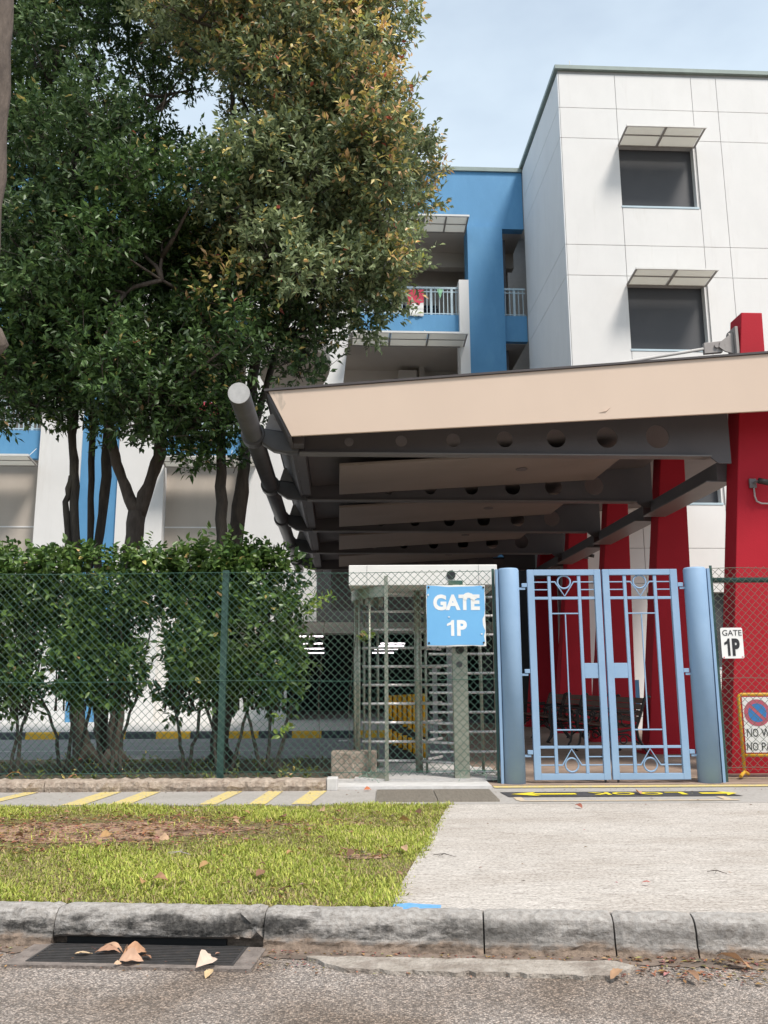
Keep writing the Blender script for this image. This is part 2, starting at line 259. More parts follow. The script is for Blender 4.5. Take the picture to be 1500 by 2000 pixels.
# ---------------------------------------------------------------- mesh building
OFF = {}
def V(*a): return Vector(a)
class MB:
    def __init__(s): s.v = []; s.f = []; s.c = None
    def add(s, v, f):
        b = len(s.v); s.v += [tuple(p) for p in v]; s.f += [tuple(i+b for i in q) for q in f]; return s
    def box(s, x0, x1, y0, y1, z0, z1):
        if x0 > x1: x0, x1 = x1, x0
        if y0 > y1: y0, y1 = y1, y0
        if z0 > z1: z0, z1 = z1, z0
        v = [(x,y,z) for z in (z0,z1) for y in (y0,y1) for x in (x0,x1)]
        return s.add(v, [(0,2,3,1),(4,5,7,6),(0,1,5,4),(2,6,7,3),(0,4,6,2),(1,3,7,5)])
    def hexa(s, p):   # p: bottom ring of 4 (counter-clockwise from above), then top ring of 4
        return s.add(p, [(3,2,1,0),(4,5,6,7),(0,1,5,4),(1,2,6,5),(2,3,7,6),(3,0,4,7)])
    def prism(s, poly, ax, a, b):
        """poly: 2-D points; ax: 'x','y','z' extrusion axis; from a to b"""
        def P(q, t): return (t,q[0],q[1]) if ax=='x' else ((q[0],t,q[1]) if ax=='y' else (q[0],q[1],t))
        n = len(poly); v = [P(q,a) for q in poly]+[P(q,b) for q in poly]
        ar = sum(poly[i][0]*poly[(i+1)%n][1]-poly[(i+1)%n][0]*poly[i][1] for i in range(n))
        fl = (ar > 0) != (b > a)
        if ax == 'y': fl = not fl
        f = [tuple(range(n))[::-1], tuple(range(n,2*n))]+[(i,(i+1)%n,(i+1)%n+n,i+n) for i in range(n)]
        if fl: f = [q[::-1] for q in f]
        return s.add(v, f)
    def tube(s, path, r, n=8, caps=True, sq=False):
        path = [Vector(p) for p in path]; rs = r if hasattr(r,'__len__') else [r]*len(path); vs = []
        d = (path[1]-path[0]).normalized(); up = V(0,0,1) if abs(d.z) < .9 else V(0,1,0); N = d.cross(up).normalized()
        for i, p in enumerate(path):
            if i == 0: t = path[1]-path[0]
            elif i == len(path)-1: t = path[-1]-path[-2]
            else: t = (path[i+1]-p).normalized()+(p-path[i-1]).normalized()
            t.normalize(); N = (N - t*N.dot(t)).normalized(); Bn = t.cross(N)
            for k in range(n):
                a = 2*pi*(k+.5)/n; vs.append(p + (N*cos(a)+Bn*sin(a))*rs[i])
        f = [(i*n+k, i*n+(k+1)%n, (i+1)*n+(k+1)%n, (i+1)*n+k) for i in range(len(path)-1) for k in range(n)]
        if caps: f += [tuple(range(n))[::-1], tuple(range((len(path)-1)*n, len(path)*n))]
        return s.add(vs, f)
    def ring(s, c, ra, r, ax='y', n=24, m=6):
        vs = []; c = Vector(c)
        for i in range(n):
            a = 2*pi*i/n
            e = V(cos(a),0,sin(a)) if ax=='y' else (V(cos(a),sin(a),0) if ax=='z' else V(0,cos(a),sin(a)))
            w = V(0,1,0) if ax=='y' else (V(0,0,1) if ax=='z' else V(1,0,0))
            for k in range(m):
                b = 2*pi*k/m; vs.append(c+e*(ra+r*cos(b))+w*(r*sin(b)))
        return s.add(vs, [(i*m+k, ((i+1)%n)*m+k, ((i+1)%n)*m+(k+1)%m, i*m+(k+1)%m) for i in range(n) for k in range(m)])
    def disc(s, c, r, ax, th, n=24):
        c = Vector(c); w = {'x':V(1,0,0),'y':V(0,1,0),'z':V(0,0,1)}[ax]
        return s.tube([c-w*th/2, c+w*th/2], r, n)
    def build(s, name, m, parent=None, F=FW, base=None, smooth=False, bevel=0, label=None, cat=None, group=None, kind=None):
        return link(name, s.v, s.f, m, parent, F, base, smooth, bevel, label, cat, group, kind)
def link(name, verts, faces, m, parent=None, F=FW, base=None, smooth=False, bevel=0, label=None, cat=None, group=None, kind=None, colors=None):
    me = bpy.data.meshes.new(name); vs = np.array([tuple(q) for q in verts] if not isinstance(verts, np.ndarray) else verts, dtype=np.float64)
    if parent is not None: b = OFF[parent.name]
    else:
        if base is None: base = ((vs[:,0].min()+vs[:,0].max())/2, (vs[:,1].min()+vs[:,1].max())/2, vs[:,2].min())
        b = Vector(base)
    vs = vs - np.array(b)[None,:]
    if isinstance(faces, np.ndarray):
        k = faces.shape[1]; me.vertices.add(len(vs)); me.vertices.foreach_set('co', vs.astype(np.float32).ravel())
        me.loops.add(faces.size); me.loops.foreach_set('vertex_index', faces.astype(np.int32).ravel())
        me.polygons.add(len(faces)); me.polygons.foreach_set('loop_start', np.arange(0, faces.size, k, dtype=np.int32)); me.update(calc_edges=True); me.validate()
    else: me.from_pydata(vs.tolist(), [], faces)
    if colors is not None:
        a = me.color_attributes.new('Col', 'FLOAT_COLOR', 'POINT')
        a.data.foreach_set('color', np.concatenate([colors, np.ones((len(colors),1))], 1).astype(np.float32).ravel())
    me.materials.append(MT[m] if isinstance(m, str) else m)
    if smooth: me.polygons.foreach_set('use_smooth', [True]*len(me.polygons))
    o = bpy.data.objects.new(name, me); COL.objects.link(o); OFF[o.name] = b
    if parent is not None: o.parent = parent
    else: o.matrix_world = F @ Matrix.Translation(b)
    if bevel:
        bv = o.modifiers.new('bevel', 'BEVEL'); bv.width = bevel; bv.segments = 2; bv.limit_method = 'ANGLE'
    tag(o, label, cat, group, kind); return o
def tag(o, label=None, cat=None, group=None, kind=None):
    for k, x in (('label',label),('category',cat),('group',group),('kind',kind)):
        if x: o[k] = x
    return o
def thing(name, base, label, cat, group=None, F=FW, kind=None):
    o = bpy.data.objects.new(name, None); COL.objects.link(o); o.empty_display_size = .2
    o.matrix_world = F @ Matrix.Translation(Vector(base)); OFF[o.name] = Vector(base)
    return tag(o, label, cat, group, kind)
def copy_tree(o, parent=None):
    c = o.copy(); COL.objects.link(c)
    if parent is not None: c.parent = parent
    for ch in list(o.children): copy_tree(ch, c)
    return c
def flat(loops_outer, holes=(), ext=0.0):
    """filled 2-D outline with holes -> verts, faces in xy (z thickness = 2*ext), through a 2-D curve"""
    cu = bpy.data.curves.new('t', 'CURVE'); cu.dimensions = '2D'; cu.fill_mode = 'BOTH'; cu.extrude = ext
    for lp in [loops_outer]+list(holes):
        sp = cu.splines.new('POLY'); sp.points.add(len(lp)-1); sp.use_cyclic_u = True
        for i, q in enumerate(lp): sp.points[i].co = (q[0], q[1], 0, 1)
    return _conv(cu)
def _conv(cu):
    o = bpy.data.objects.new('t', cu); COL.objects.link(o)
    me = bpy.data.meshes.new_from_object(o); v = [tuple(q.co) for q in me.vertices]; f = [tuple(p.vertices) for p in me.polygons]
    bpy.data.objects.remove(o); bpy.data.curves.remove(cu); bpy.data.meshes.remove(me); return v, f
def text(st, w, h, off=0.0, ext=.0006):
    cu = bpy.data.curves.new('t', 'FONT'); cu.body = st; cu.size = 1; cu.offset = off; cu.extrude = .01; cu.resolution_u = 4
    v, f = _conv(cu); a = np.array(v); mn, mx_ = a.min(0), a.max(0)
    a[:,0] = (a[:,0]-mn[0])/(mx_[0]-mn[0])*w; a[:,1] = (a[:,1]-mn[1])/(mx_[1]-mn[1])*h; a[:,2] = (a[:,2]-a[:,2].mean())/.01*ext
    return a, f
def place(v, f, o, ex, ey):
    """map local xy(z) geometry onto origin o with axes ex, ey (normal = ex x ey)"""
    o = Vector(o); ex = Vector(ex); ey = Vector(ey); ez = ex.cross(ey).normalized()
    b = MB(); b.add([o+ex*q[0]+ey*q[1]+ez*q[2] for q in v], f); return b
def circ(cx, cy, r, n=24): return [(cx+r*cos(2*pi*i/n), cy+r*sin(2*pi*i/n)) for i in range(n)]
# ================================================================ GROUND
def sheet(name, poly, z, m, kind='structure', parent=None, F=FW, th=0, **kw):
    b = MB(); n = len(poly)
    if th: b.prism(poly, 'z', z-th, z)
    else:
        ar = sum(poly[i][0]*poly[(i+1)%n][1]-poly[(i+1)%n][0]*poly[i][1] for i in range(n))
        if ar < 0: poly = poly[::-1]
        b.add([(q[0],q[1],z) for q in poly], [tuple(range(n))])
    return b.build(name, m, parent, F, kind=kind, **kw)
def kb(x, off=0): return 4.64 - .081*x + off        # line of the kerb's back edge
X0, X1 = -60, 60
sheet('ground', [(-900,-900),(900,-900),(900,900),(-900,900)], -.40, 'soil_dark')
sheet('road', [(X0,-8),(X1,-8),(X1,kb(X1,-.12)),(X0,kb(X0,-.12))], -.165, 'asphalt', th=.2)
YP = 8.38; YF = 9.88
ap = lambda t: (0.0+.58*t, 4.62+(YP-4.62)*t)         # edge between grass and driveway apron
sheet('verge_soil', [(X0,kb(X0)),ap(0),ap(1),(X0,YP)], -.012, 'turf', th=.25)
sheet('concrete_apron', [ap(0),(X1,kb(X1)),(X1,YP),ap(1)], 0, 'concrete', th=.25)
sheet('footpath', [(X0,YP),(1.12,YP),(1.12,9.52),(X0,9.42)], .004, 'path', th=.3)
sheet('footpath_by_gate', [(1.12,YP),(X1,YP),(X1,9.74),(1.12,9.74)], .0045, 'path', th=.3)
sheet('gate_threshold', [(-.62,9.522),(1.118,9.522),(1.118,12.2),(-.62,12.2)], .035, 'slab', th=.3)
sheet('canopy_floor', [(1.12,9.742),(30,9.742),(30,24.3),(1.12,24.3)], .02, 'floor', th=.3)
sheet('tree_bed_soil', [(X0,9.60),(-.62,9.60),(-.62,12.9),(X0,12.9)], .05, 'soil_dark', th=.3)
sheet('internal_driveway', [(X0,12.9),(-.62,12.9),(-.62,12.2),(1.12,12.2),(1.12,18.6),(X0,18.6)], .0, 'drive', th=.3)
sheet('inner_yard', [(X0,18.602),(1.118,18.602),(1.118,60),(X0,60)], .11, 'slab', th=.4)
sheet('yard_behind_canopy', [(1.12,24.302),(60,24.302),(60,60),(1.12,60)], .0, 'slab', th=.3)
# driveway lane lines seen through the hedge
for y in (13.35, 15.1): sheet('lane_line', [(-14,y),(-1.3 if y>14 else -3,y),(-1.3 if y>14 else -3,y+.05),(-14,y+.05)], .005, 'white', kind='structure')
for px, py in ((670,1447),(669,1472)):
    c = gnd(px, py); sheet('road_marking', [(c.x-.09,c.y-.22),(c.x+.09,c.y-.22),(c.x+.09,c.y+.22),(c.x-.09,c.y+.22)], .005, 'white')
# painted diagonal lines on the footpath
for (xa, xb, w) in ((-70,45,34),(112,195,46),(203,275,42),(382,440,36),(480,520,36),(565,603,40)):
    a = gnd(xa,1577); b_ = gnd(xb,1550)
    sheet('painted_diagonal', [(a.x,YP+.02),(a.x+w*.0044,YP+.02),(b_.x+w*.0044,9.40),(b_.x,9.40)], .009, 'yellow_line')
# ribbed covers on the path, in two halves
for i in range(2):
    x0 = -.09+i*.585; t = MB().box(x0, x0+.575, 8.52, 9.36, .0, .022)
    for k in range(19): t.box(x0+.012, x0+.563, 8.54+k*.043, 8.558+k*.043, .022, .027)
    t.build('path_cover', 'cover', label=('left' if i==0 else 'right')+' half of the ribbed brown metal cover set in the footpath', cat='access cover', group='ribbed covers in the footpath')
# yellow line and black LOOK marking in front of the gates
sheet('yellow_threshold_line', [(1.15,9.55),(5.6,9.57),(5.6,9.73),(1.15,9.73)], .012, 'yellow_line')
sheet('yellow_edge_line', [(3.3,10.25),(3.3,10.33),(9,9.95),(9,9.85)], .026, 'faded_line')
P = [gnd(*q) for q in ((975,1548),(995,1559),(1465,1560),(1400,1548))]
ls = sheet('ground_marking', [(P[0].x,9.2),(P[1].x,8.82),(P[2].x,8.82),(P[3].x,9.2)], .0095, 'black_strip')
gx = lambda px, y: hit(px, 1555, y).x
def gtext(st, pxc, w):
    v, f = text(st, w, .19, .02, .0004); x = gx(pxc, 9.0)
    b = place(v, f, (x+w/2, 9.10, .0145), (-1,0,0), (0,-1,0)); return b
for st, px, w in (('K',1172,.20),('O',1218,.22),('O',1273,.22),('L',1321,.18)):
    gtext(st, px, w).build('painted_letter', 'bright_yellow', ls)
def arrow(x0, x1, s):   # head at x0 side
    y = 9.0; d = 1 if x1 > x0 else -1; h = abs(x1-x0)*.42
    return [(x0,y),(x0+d*h,y-.16),(x0+d*h*.8,y-.05),(x1,y-.05),(x1,y+.05),(x0+d*h*.8,y+.05),(x0+d*h,y+.16)]
for a, c in ((998,1125),(1440,1368)):
    v = [(q[0],q[1],.0145) for q in arrow(gx(a,9.0), gx(c,9.0), 1)]
    b = MB(); b.add(v, [(0,1,2),(0,2,5),(0,5,6),(2,3,4,5)]); b.build('painted_arrow', 'bright_yellow', ls)
fr = MB(); xa, xb = gx(1012,8.6), gx(1445,8.5)
for (x0,x1,y0,y1) in ((xa,xb,8.50,8.56),(xa-.02,xa+.06,8.562,8.80),(xb-.12,xb-.04,8.562,8.80)):
    fr.add([(x0,y0,.0098),(x1,y0,.0098),(x1,y1,.0098),(x0,y1,.0098)], [(0,1,2,3)])
fr.build('painted_outline', 'faded_line', kind='structure')
# blue spray mark on the apron
bp = [gnd(*q) for q in ((765,1768),(800,1765),(822,1767),(862,1769),(861,1775),(820,1776),(790,1778),(768,1773))]
sheet('spray_mark', [(q.x,q.y) for q in bp], .004, 'blue_paint')
# ---- street kerb: each stone is a piece of its own
kerb = MB().prism([(X0,kb(X0,-.02)),(X0,kb(X0,-.075)),(X1,kb(X1,-.075)),(X1,kb(X1,-.02))], 'z', -.3, -.06).build('kerb', 'kerb', kind='structure')
kdir = V(1,-.081,0).normalized(); knor = V(.081,1,0).normalized()
def kerbx(px): return gnd(px, 1780+px*.0133).x
js = [kerbx(p) for p in (104,517,950,1206,1366)]
xs = [js[0]-.96*k for k in range(9,0,-1)]+js+[js[-1]+.96*k for k in range(1,9)]
# the drain stone rests higher: a black block stands for the shade below it
for i in range(len(xs)-1):
    xa, xb = xs[i]+.004, xs[i+1]-.004; drain = abs(xs[i]-js[0]) < 1e-6
    zb = -.125 if drain else -.30
    prof = [(.0,-.30 if not drain else zb),(.0,.004),(-.05,.006),(-.085,.0),(-.112,-.018),(-.128,-.05),(-.133,-.085),(-.139,-.11 if drain else -.112),(-.15,-.122)] if not drain else [(.0,zb),(.0,.004),(-.05,.008),(-.09,.002),(-.118,-.018),(-.136,-.05),(-.140,-.085),(-.137,-.112),(-.12,zb)]
    if not drain: prof += [(-.155,-.14),(-.175,-.165),(-.175,-.30)]
    n = len(prof); ns = max(4, int((xb-xa)/.03)); vs = []; near = -2.6 < xa < 2.4
    for k in range(ns+1):
        x = xa+(xb-xa)*k/ns; e = min(x-xa, xb-x)
        for j, (dy, dz) in enumerate(prof):
            q = V(x, kb(x), 0)+knor*dy; w = .004 if 0 < j < n-1 else 0
            if drain and near and x > xb-.17 and 2 <= j <= n-1:     # broken corner
                t = min(1, (x-(xb-.17))/.06); q += knor*(.035*t*(.4+random.random()*.9)); q.z += random.uniform(-.014,.012)*t
            q.z += dz + random.gauss(0, w*.5) - (.008 if e < .008 else 0) ; q += knor*(random.gauss(0, w*.8)+(.006 if e < .008 else 0))
            vs.append(q)
    f = [(k*n+j, k*n+j+1, (k+1)*n+j+1, (k+1)*n+j) for k in range(ns) for j in range(n-1)]
    f += [tuple(range(n))[::-1], tuple(range(ns*n,(ns+1)*n))]
    f = [q[::-1] for q in f]
    b = MB(); b.add(vs, f); o = b.build('kerbstone', 'kerb', kerb, smooth=False)
    if drain: o['label'] = 'blackened kerbstone with a crumbled corner over the drain'
# dirt channel at the kerb foot, worn concrete patch and broken slab
def jag(p0, p1, n, a): return [(p0[0]+(p1[0]-p0[0])*i/n+random.gauss(0,a), p0[1]+(p1[1]-p0[1])*i/n+random.gauss(0,a)) for i in range(n+1)]
sheet('gutter_channel', [(X0,kb(X0,-.16)),(X1,kb(X1,-.16))]+jag((X1,kb(X1,-.32)),(2.6,kb(2.6,-.30)),20,.02)+jag((2.6,kb(2.6,-.30)),(-3,kb(-3,-.27)),120,.012)+[(X0,kb(X0,-.3))], -.161, 'kerb_brown')
sheet('worn_gutter_slab', jag((-.36,4.385),(1.05,4.27),24,.008)+jag((1.12,4.22),(.98,4.06),5,.012)+jag((.98,4.06),(.45,4.14),12,.012)+jag((.40,4.13),(-.18,4.19),12,.012)+jag((-.2,4.2),(-.36,4.36),4,.008), -.146, 'slab_worn', th=.03)
# ---- drain grate under the kerb
gb = (-1.05, 4.40, -.16)
gt = thing('drain_grate', gb, 'rectangular roadside drain grate with fallen leaves below the blackened kerbstone', 'drain')
def GP(x, dy): q = V(x, kb(x), 0)+knor*dy; return q
xa, xb = js[0]+.01, js[1]-.07
def bar(x0, x1, d0, d1, z0, z1, name, m, par):
    p = [GP(x0,d0),GP(x1,d0),GP(x1,d1),GP(x0,d1)]
    return MB().hexa([V(q.x,q.y,z0) for q in p]+[V(q.x,q.y,z1) for q in p]).build(name, m, par)
bar(xa-.09, xb+.09, -.48, -.435, -.20, -.152, 'surround', 'frame_conc', gt)
bar(xa-.09, xa, -.433, -.145, -.20, -.153, 'surround', 'frame_conc', gt)
bar(xb, xb+.09, -.433, -.145, -.20, -.153, 'surround', 'frame_conc', gt)
bar(xa, xb, -.433, -.10, -.1605, -.1600, 'shade_black', 'shade_black', gt)  # black sheet under the slats stands in for the shaded depth
for s_ in ((xa,xb,-.433,-.425),(xa,xb,-.168,-.16),(xa,xa+.012,-.4245,-.1685),(xb-.012,xb,-.4245,-.1685)): bar(*s_, -.159, -.149, 'rim', 'grate', gt)
for k in range(10): bar(xa+.014, xb-.014, -.412+k*.0245, -.402+k*.0245, -.159, -.150, 'slat', 'grate', gt)
bar(js[0]+.06, js[1]-.19, -.105, -.02, -.30, -.127, 'throat_shade', 'shade_black', gt)  # black block painted as the shade under the kerbstone
# ---- low rough edging under the fence
for i, (x0, x1) in enumerate(((-9.0,-6.2),(-6.19,-3.55),(-3.54,-.62))):
    ns = int((x1-x0)/.035); prof = [(9.43,0),(9.415,.05),(9.43,.098),(9.47,.115),(9.62,.118),(9.64,0)]; vs = []; n = 6
    for k in range(ns+1):
        x = x0+(x1-x0)*k/ns
        for j, (y, z) in enumerate(prof):
            vs.append((x, y+(random.gauss(0,.007) if j in (1,2,3) else 0)-.03*min(0,x+.6)*-.02, z+(random.gauss(0,.005) if 1<=j<=4 else 0)))
    f = [(k*n+j, (k+1)*n+j, (k+1)*n+j+1, k*n+j+1) for k in range(ns) for j in range(n-1)]+[tuple(range(n)), tuple(range(ns*n,(ns+1)*n))[::-1]]
    MB().add(vs, f).build('edging_stone', 'edge_stone', label=['far left','middle','right'][i]+' length of the rough tan concrete edging under the green fence', cat='edging', group='edging below the chain link fence')
MB().box(-.615,-.50,9.44,9.62,0,.13).build('edging_block', 'slab', bevel=.012, label='small pale concrete block at the right end of the tan edging', cat='block')
MB().box(-.62,-.10,10.3,10.6,.0,.33).build('low_wall', 'edge_stone', bevel=.01, label='low tan wall stub between the tree bed and the turnstile', cat='wall')
# ---- yellow and black kerb beyond the driveway
yk = MB().box(X0,1.1,18.56,18.6,-.1,.10).build('yard_kerb', 'kerb_black', kind='structure')
kx = lambda px: hit(px, 1430, 18.4).x
pat = [(-200,-60,1),(-60,50,0),(50,115,1),(115,215,0),(215,245,1),(245,305,0),(305,372,1),(372,445,0),(445,505,1),(505,570,0),(570,628,1),(628,700,0),(700,770,1),(770,860,0)]
for a, c, y in pat: MB().prism([(18.38,0),(18.40,.11),(18.43,.14),(18.558,.14),(18.558,0)], 'x', kx(a)+.004, kx(c)-.004).build('kerb_block', 'kerb_yellow' if y else 'kerb_black', yk)
# ================================================================ GRASS, LITTER
def in_apron(x, y): return x > .58*(y-4.62)/(YP-4.62)
def bare(x, y):
    """0..1 bare-earth amount: one big patch left of the middle, small spots elsewhere"""
    a = ((x+2.35+.1*np.sin(y*5))/1.55)**2+((y-7.05-.12*np.sin(x*3.1))/.80)**2
    b1 = ((x+.5)/.55)**2+((y-7.35)/.25)**2; b2 = ((x+.15)/.28)**2+((y-6.0)/.16)**2; b3 = ((x+3.6)/.8)**2+((y-6.3)/.3)**2
    return np.clip(1.6-a, 0, 1)+.55*np.clip(1.2-b1,0,1)+.6*np.clip(1.2-b2,0,1)+.5*np.clip(1.2-b3,0,1)
def blades(n, xr, yr, hmin, hmax, keep=True):
    x = rng.uniform(*xr, n); y = rng.uniform(*yr, n)
    k = (y > 4.66-.081*x) & (x < .58*(y-4.62)/(YP-4.62)+.03+.02*np.sin(y*31)+.015*np.sin(y*77)) & (rng.random(n) > bare(x,y)*.97)
    patch = np.sin(x*2.3+1)*np.sin(y*3.1)+np.sin(x*5.7+y*4.1)*.6
    k &= rng.random(n) < (.70+.27*patch)
    x = x[k]; y = y[k]; patch = patch[k]; n = len(x)
    h = rng.uniform(hmin, hmax, n)*(1+.3*patch); az = rng.uniform(0, 2*pi, n); lean = rng.uniform(.35, 1.45, n); w = rng.uniform(.0022, .0042, n)
    d = np.stack([np.cos(az)*np.sin(lean), np.sin(az)*np.sin(lean), np.cos(lean)], 1); s = np.stack([-np.sin(az+rng.normal(0,.5,n)), np.cos(az), 0*az], 1)
    p = np.stack([x, y, np.full(n, -.014)], 1)
    m = p+d*(h*.55)[:,None]; m[:,2] += h*.10; t = p+d*h[:,None]; t[:,2] -= h*.12
    v = np.stack([p-s*w[:,None], p+s*w[:,None], m+s*w[:,None]*.9, m-s*w[:,None]*.9, t], 1).reshape(-1,3)
    b = np.arange(n)*5; f = np.concatenate([np.stack([b,b+1,b+2],1), np.stack([b,b+2,b+3],1), np.stack([b+3,b+2,b+4],1)])
    g = rng.random(n)[:,None]; base = np.array([.22,.29,.040])*(1-g)+np.array([.54,.54,.12])*g
    dryk = rng.random(n) < (.16+.18*(patch<-.2)); base[dryk] = np.array([.50,.40,.19])*rng.uniform(.6,1.1,(dryk.sum(),1))
    base *= rng.uniform(.75,1.2,(n,1))*(1+.12*patch[:,None])
    return v, f, np.repeat(base, 5, 0)
v1, f1, c1 = blades(250000, (-3.9, .75), (4.6, 8.42), .022, .058)
v2, f2, c2 = blades(26000, (-9, -3.9), (4.6, 8.42), .03, .06)
link('grass', np.concatenate([v1,v2]), np.concatenate([f1,f2+len(v1)]), 'grass', kind='stuff', colors=np.concatenate([c1,c2]), label='short yellow green grass with dry patches between kerb and footpath', cat='grass')
def dryleaf(L, W, curl, seed, nx=9):
    r = random.Random(seed); vs = []; fold = r.uniform(.15,.6)
    tw = r.uniform(-.8,.8)
    for i in range(nx+1):
        t = i/nx; w = (W*math.sin(pi*min(1,max(0,t))**.85)*.5)*r.uniform(.82,1.12)+ .0005; cz = curl*math.sin(t*pi*r.uniform(.8,1.1))*L
        for s in (-1, -.5, 0, .5, 1):
            vs.append(((t-.5)*L, s*w*(1-abs(curl)*.4), cz+abs(s)*w*fold+s*w*tw*math.sin(t*3)+r.gauss(0,.035*W)+.004))
    f = [(i*5+j, (i+1)*5+j, (i+1)*5+j+1, i*5+j+1) for i in range(nx) for j in range(4)]
    return vs, f
DRYC = [(.36,.20,.11),(.26,.14,.08),(.52,.34,.21),(.16,.085,.05),(.42,.25,.11)]
def put_leaf(x, y, z, L, W, curl, seed, rz, col, label, group, tilt=0, name='fallen_leaf'):
    v, f = dryleaf(L, W, curl, seed); c = np.array([col]*len(v))*np.random.default_rng(seed).uniform(.85,1.12,(len(v),1))
    o = link(name, v, f, 'dry', base=(0,0,0), colors=c, smooth=True, label=label, cat='leaf', group=group)
    o.location = (x,y,z); o.rotation_euler = (tilt, random.uniform(-.2,.2), rz); return o
def pz(px, py, z): q = gnd(px, py, z); return q.x, q.y
big = [((163,1866),.10,.055,.1,(.66,.48,.30),'pale yellow flat leaf at the left end of the drain grate',.2,0),
       ((222,1857),.15,.08,.35,(.55,.34,.22),'curled tan leaf standing up behind the others on the grate',-.5,.4),
       ((262,1866),.17,.10,.4,(.52,.29,.17),'large folded brown leaf in the middle of the drain grate',.9,.5),
       ((256,1880),.14,.11,.3,(.60,.38,.26),'broad curled leaf nearest the road on the drain grate',.1,.6),
       ((210,1863),.15,.045,.2,(.46,.26,.17),'long narrow brown leaf lying left of the curled leaves on the grate',.05,.1),
       ((396,1885),.13,.13,.5,(.72,.55,.44),'pale pink arched leaf at the right end of the drain grate',1.1,.7),
       ((243,1870),.11,.06,.5,(.50,.30,.19),'small crumpled brown leaf tucked under the large folded leaf',2.1,.5),
       ((285,1874),.07,.05,.3,(.38,.20,.12),'small dark brown leaf right of the large folded leaf',2.8,.2),
       ((230,1886),.05,.03,.2,(.62,.42,.28),'tiny tan leaf at the front edge of the grate, left of the big leaves',.6,.1),
       ((408,1900),.09,.05,.2,(.62,.45,.25),'small yellowish leaf just in front of the pale arched leaf',1.3,.2),
       ((425,1866),.03,.022,.1,(.62,.35,.25),'tiny pinkish leaf scrap at the right end of the grate',.3,0)]
for i, (q, L_, W_, cu, c, lab, rz, ti) in enumerate(big):
    x, y = pz(*q, -.15); put_leaf(x, y, -.147 if i != 9 else -.158, L_*.8, W_*.72, cu*.6, 100+i, rz, c, lab, 'leaves on the drain grate', ti)
k = 0
lf = random.Random(3)
seen_ = set(); tries = 0
while k < 46 and tries < 4000:
    tries += 1
    px = lf.uniform(-20, 860); py = lf.uniform(1585, 1765); q = gnd(px, py)
    if in_apron(q.x+.05, q.y) or q.y < kb(q.x)+.05: continue
    if lf.random() > .35+float(bare(np.array(q.x), np.array(q.y))): continue
    s = lf.uniform(.05,.12); ci = lf.randrange(5)
    lab_ = '%s %s dead leaf on the grass, %s, %s' % ('small' if s < .085 else 'large', ['reddish brown','dark brown','pale tan','blackish','ochre'][ci], 'close to the kerb' if py > 1715 else ('halfway up the verge' if py > 1650 else 'close to the footpath'), 'at the left edge' if px < 130 else ('above the drain grate' if px < 420 else ('right of the grate' if px < 620 else 'by the concrete apron')))
    if lab_ in seen_: continue
    seen_.add(lab_); put_leaf(q.x, q.y, .018+lf.uniform(0,.01), s, s*lf.uniform(.35,.55), lf.uniform(.0,.2), 300+k, lf.uniform(0,6.3), DRYC[ci], lab_, 'dead leaves scattered on the grass', lf.uniform(-.2,.2)); k += 1
for i, (cx_, cy_, rx_, ry_) in enumerate(((-2.35,7.05,1.25,.5),(-.5,7.35,.4,.13),(-.15,6.0,.2,.09),(-3.6,6.3,.6,.18))):
    P_ = [(cx_+rx_*cos(t)*lf.uniform(.75,1.15), cy_+ry_*sin(t)*lf.uniform(.7,1.15)) for t in [2*pi*k/30 for k in range(30)]]
    sheet('bare_earth', P_, -.008+.0004*i, 'bare')
# loose scraps no one could count: bare patch litter and gutter debris
vs_, fs_, cs_ = [], [], []
def scrap(x, y, z, s, col):
    a = lf.uniform(0, 6.28); e = s*lf.uniform(.25,.6); t = lf.uniform(-.35,.35)
    p = [(-s/2,0,0),(0,-e/2,s*.12),(s/2,0,s*t*.5),(0,e/2,s*.1)]; b = len(vs_)
    for q in p: vs_.append((x+q[0]*cos(a)-q[1]*sin(a), y+q[0]*sin(a)+q[1]*cos(a), z+q[2])); cs_.append(col)
    fs_.extend([(b,b+1,b+2),(b,b+2,b+3)])
k = 0
while k < 4200:
    x = lf.uniform(-4.4,.5); y = lf.uniform(4.8,8.3)
    if in_apron(x+.03,y): continue
    if lf.random() < .05+float(bare(np.array(x),np.array(y))): scrap(x, y, lf.uniform(.0,.012), lf.uniform(.015,.06), [c*lf.uniform(.6,1.1) for c in lf.choice(DRYC)]); k += 1
for k in range(2600):
    x = lf.uniform(-2.6,2.6); y = kb(x)-lf.choice([lf.uniform(.16,.24), lf.uniform(.2,.4), lf.gauss(.42,.05)])
    if x < 1.0 and lf.random() < .45: continue
    scrap(x, y, -.158+lf.uniform(0,.004), lf.uniform(.006,.03) if x < 1.0 else lf.uniform(.008,.045), [c*lf.uniform(.5,1.0) for c in lf.choice(DRYC)])
for k in range(260):
    x = lf.uniform(-4,4.5); y = lf.choice([lf.uniform(9.3,9.42), lf.uniform(8.4,9.5), lf.uniform(5,8.3)])
    if y < 8.3 and not in_apron(x-.1, y): continue
    scrap(x, y, .012, lf.uniform(.01,.035), [c*lf.uniform(.4,.9) for c in lf.choice(DRYC)])
link('leaf_litter', np.array(vs_), np.array(fs_), 'dry', kind='stuff', colors=np.array(cs_), base=(0,0,0), label='brown leaf scraps on the bare earth, the path and along the gutter', cat='leaf litter')
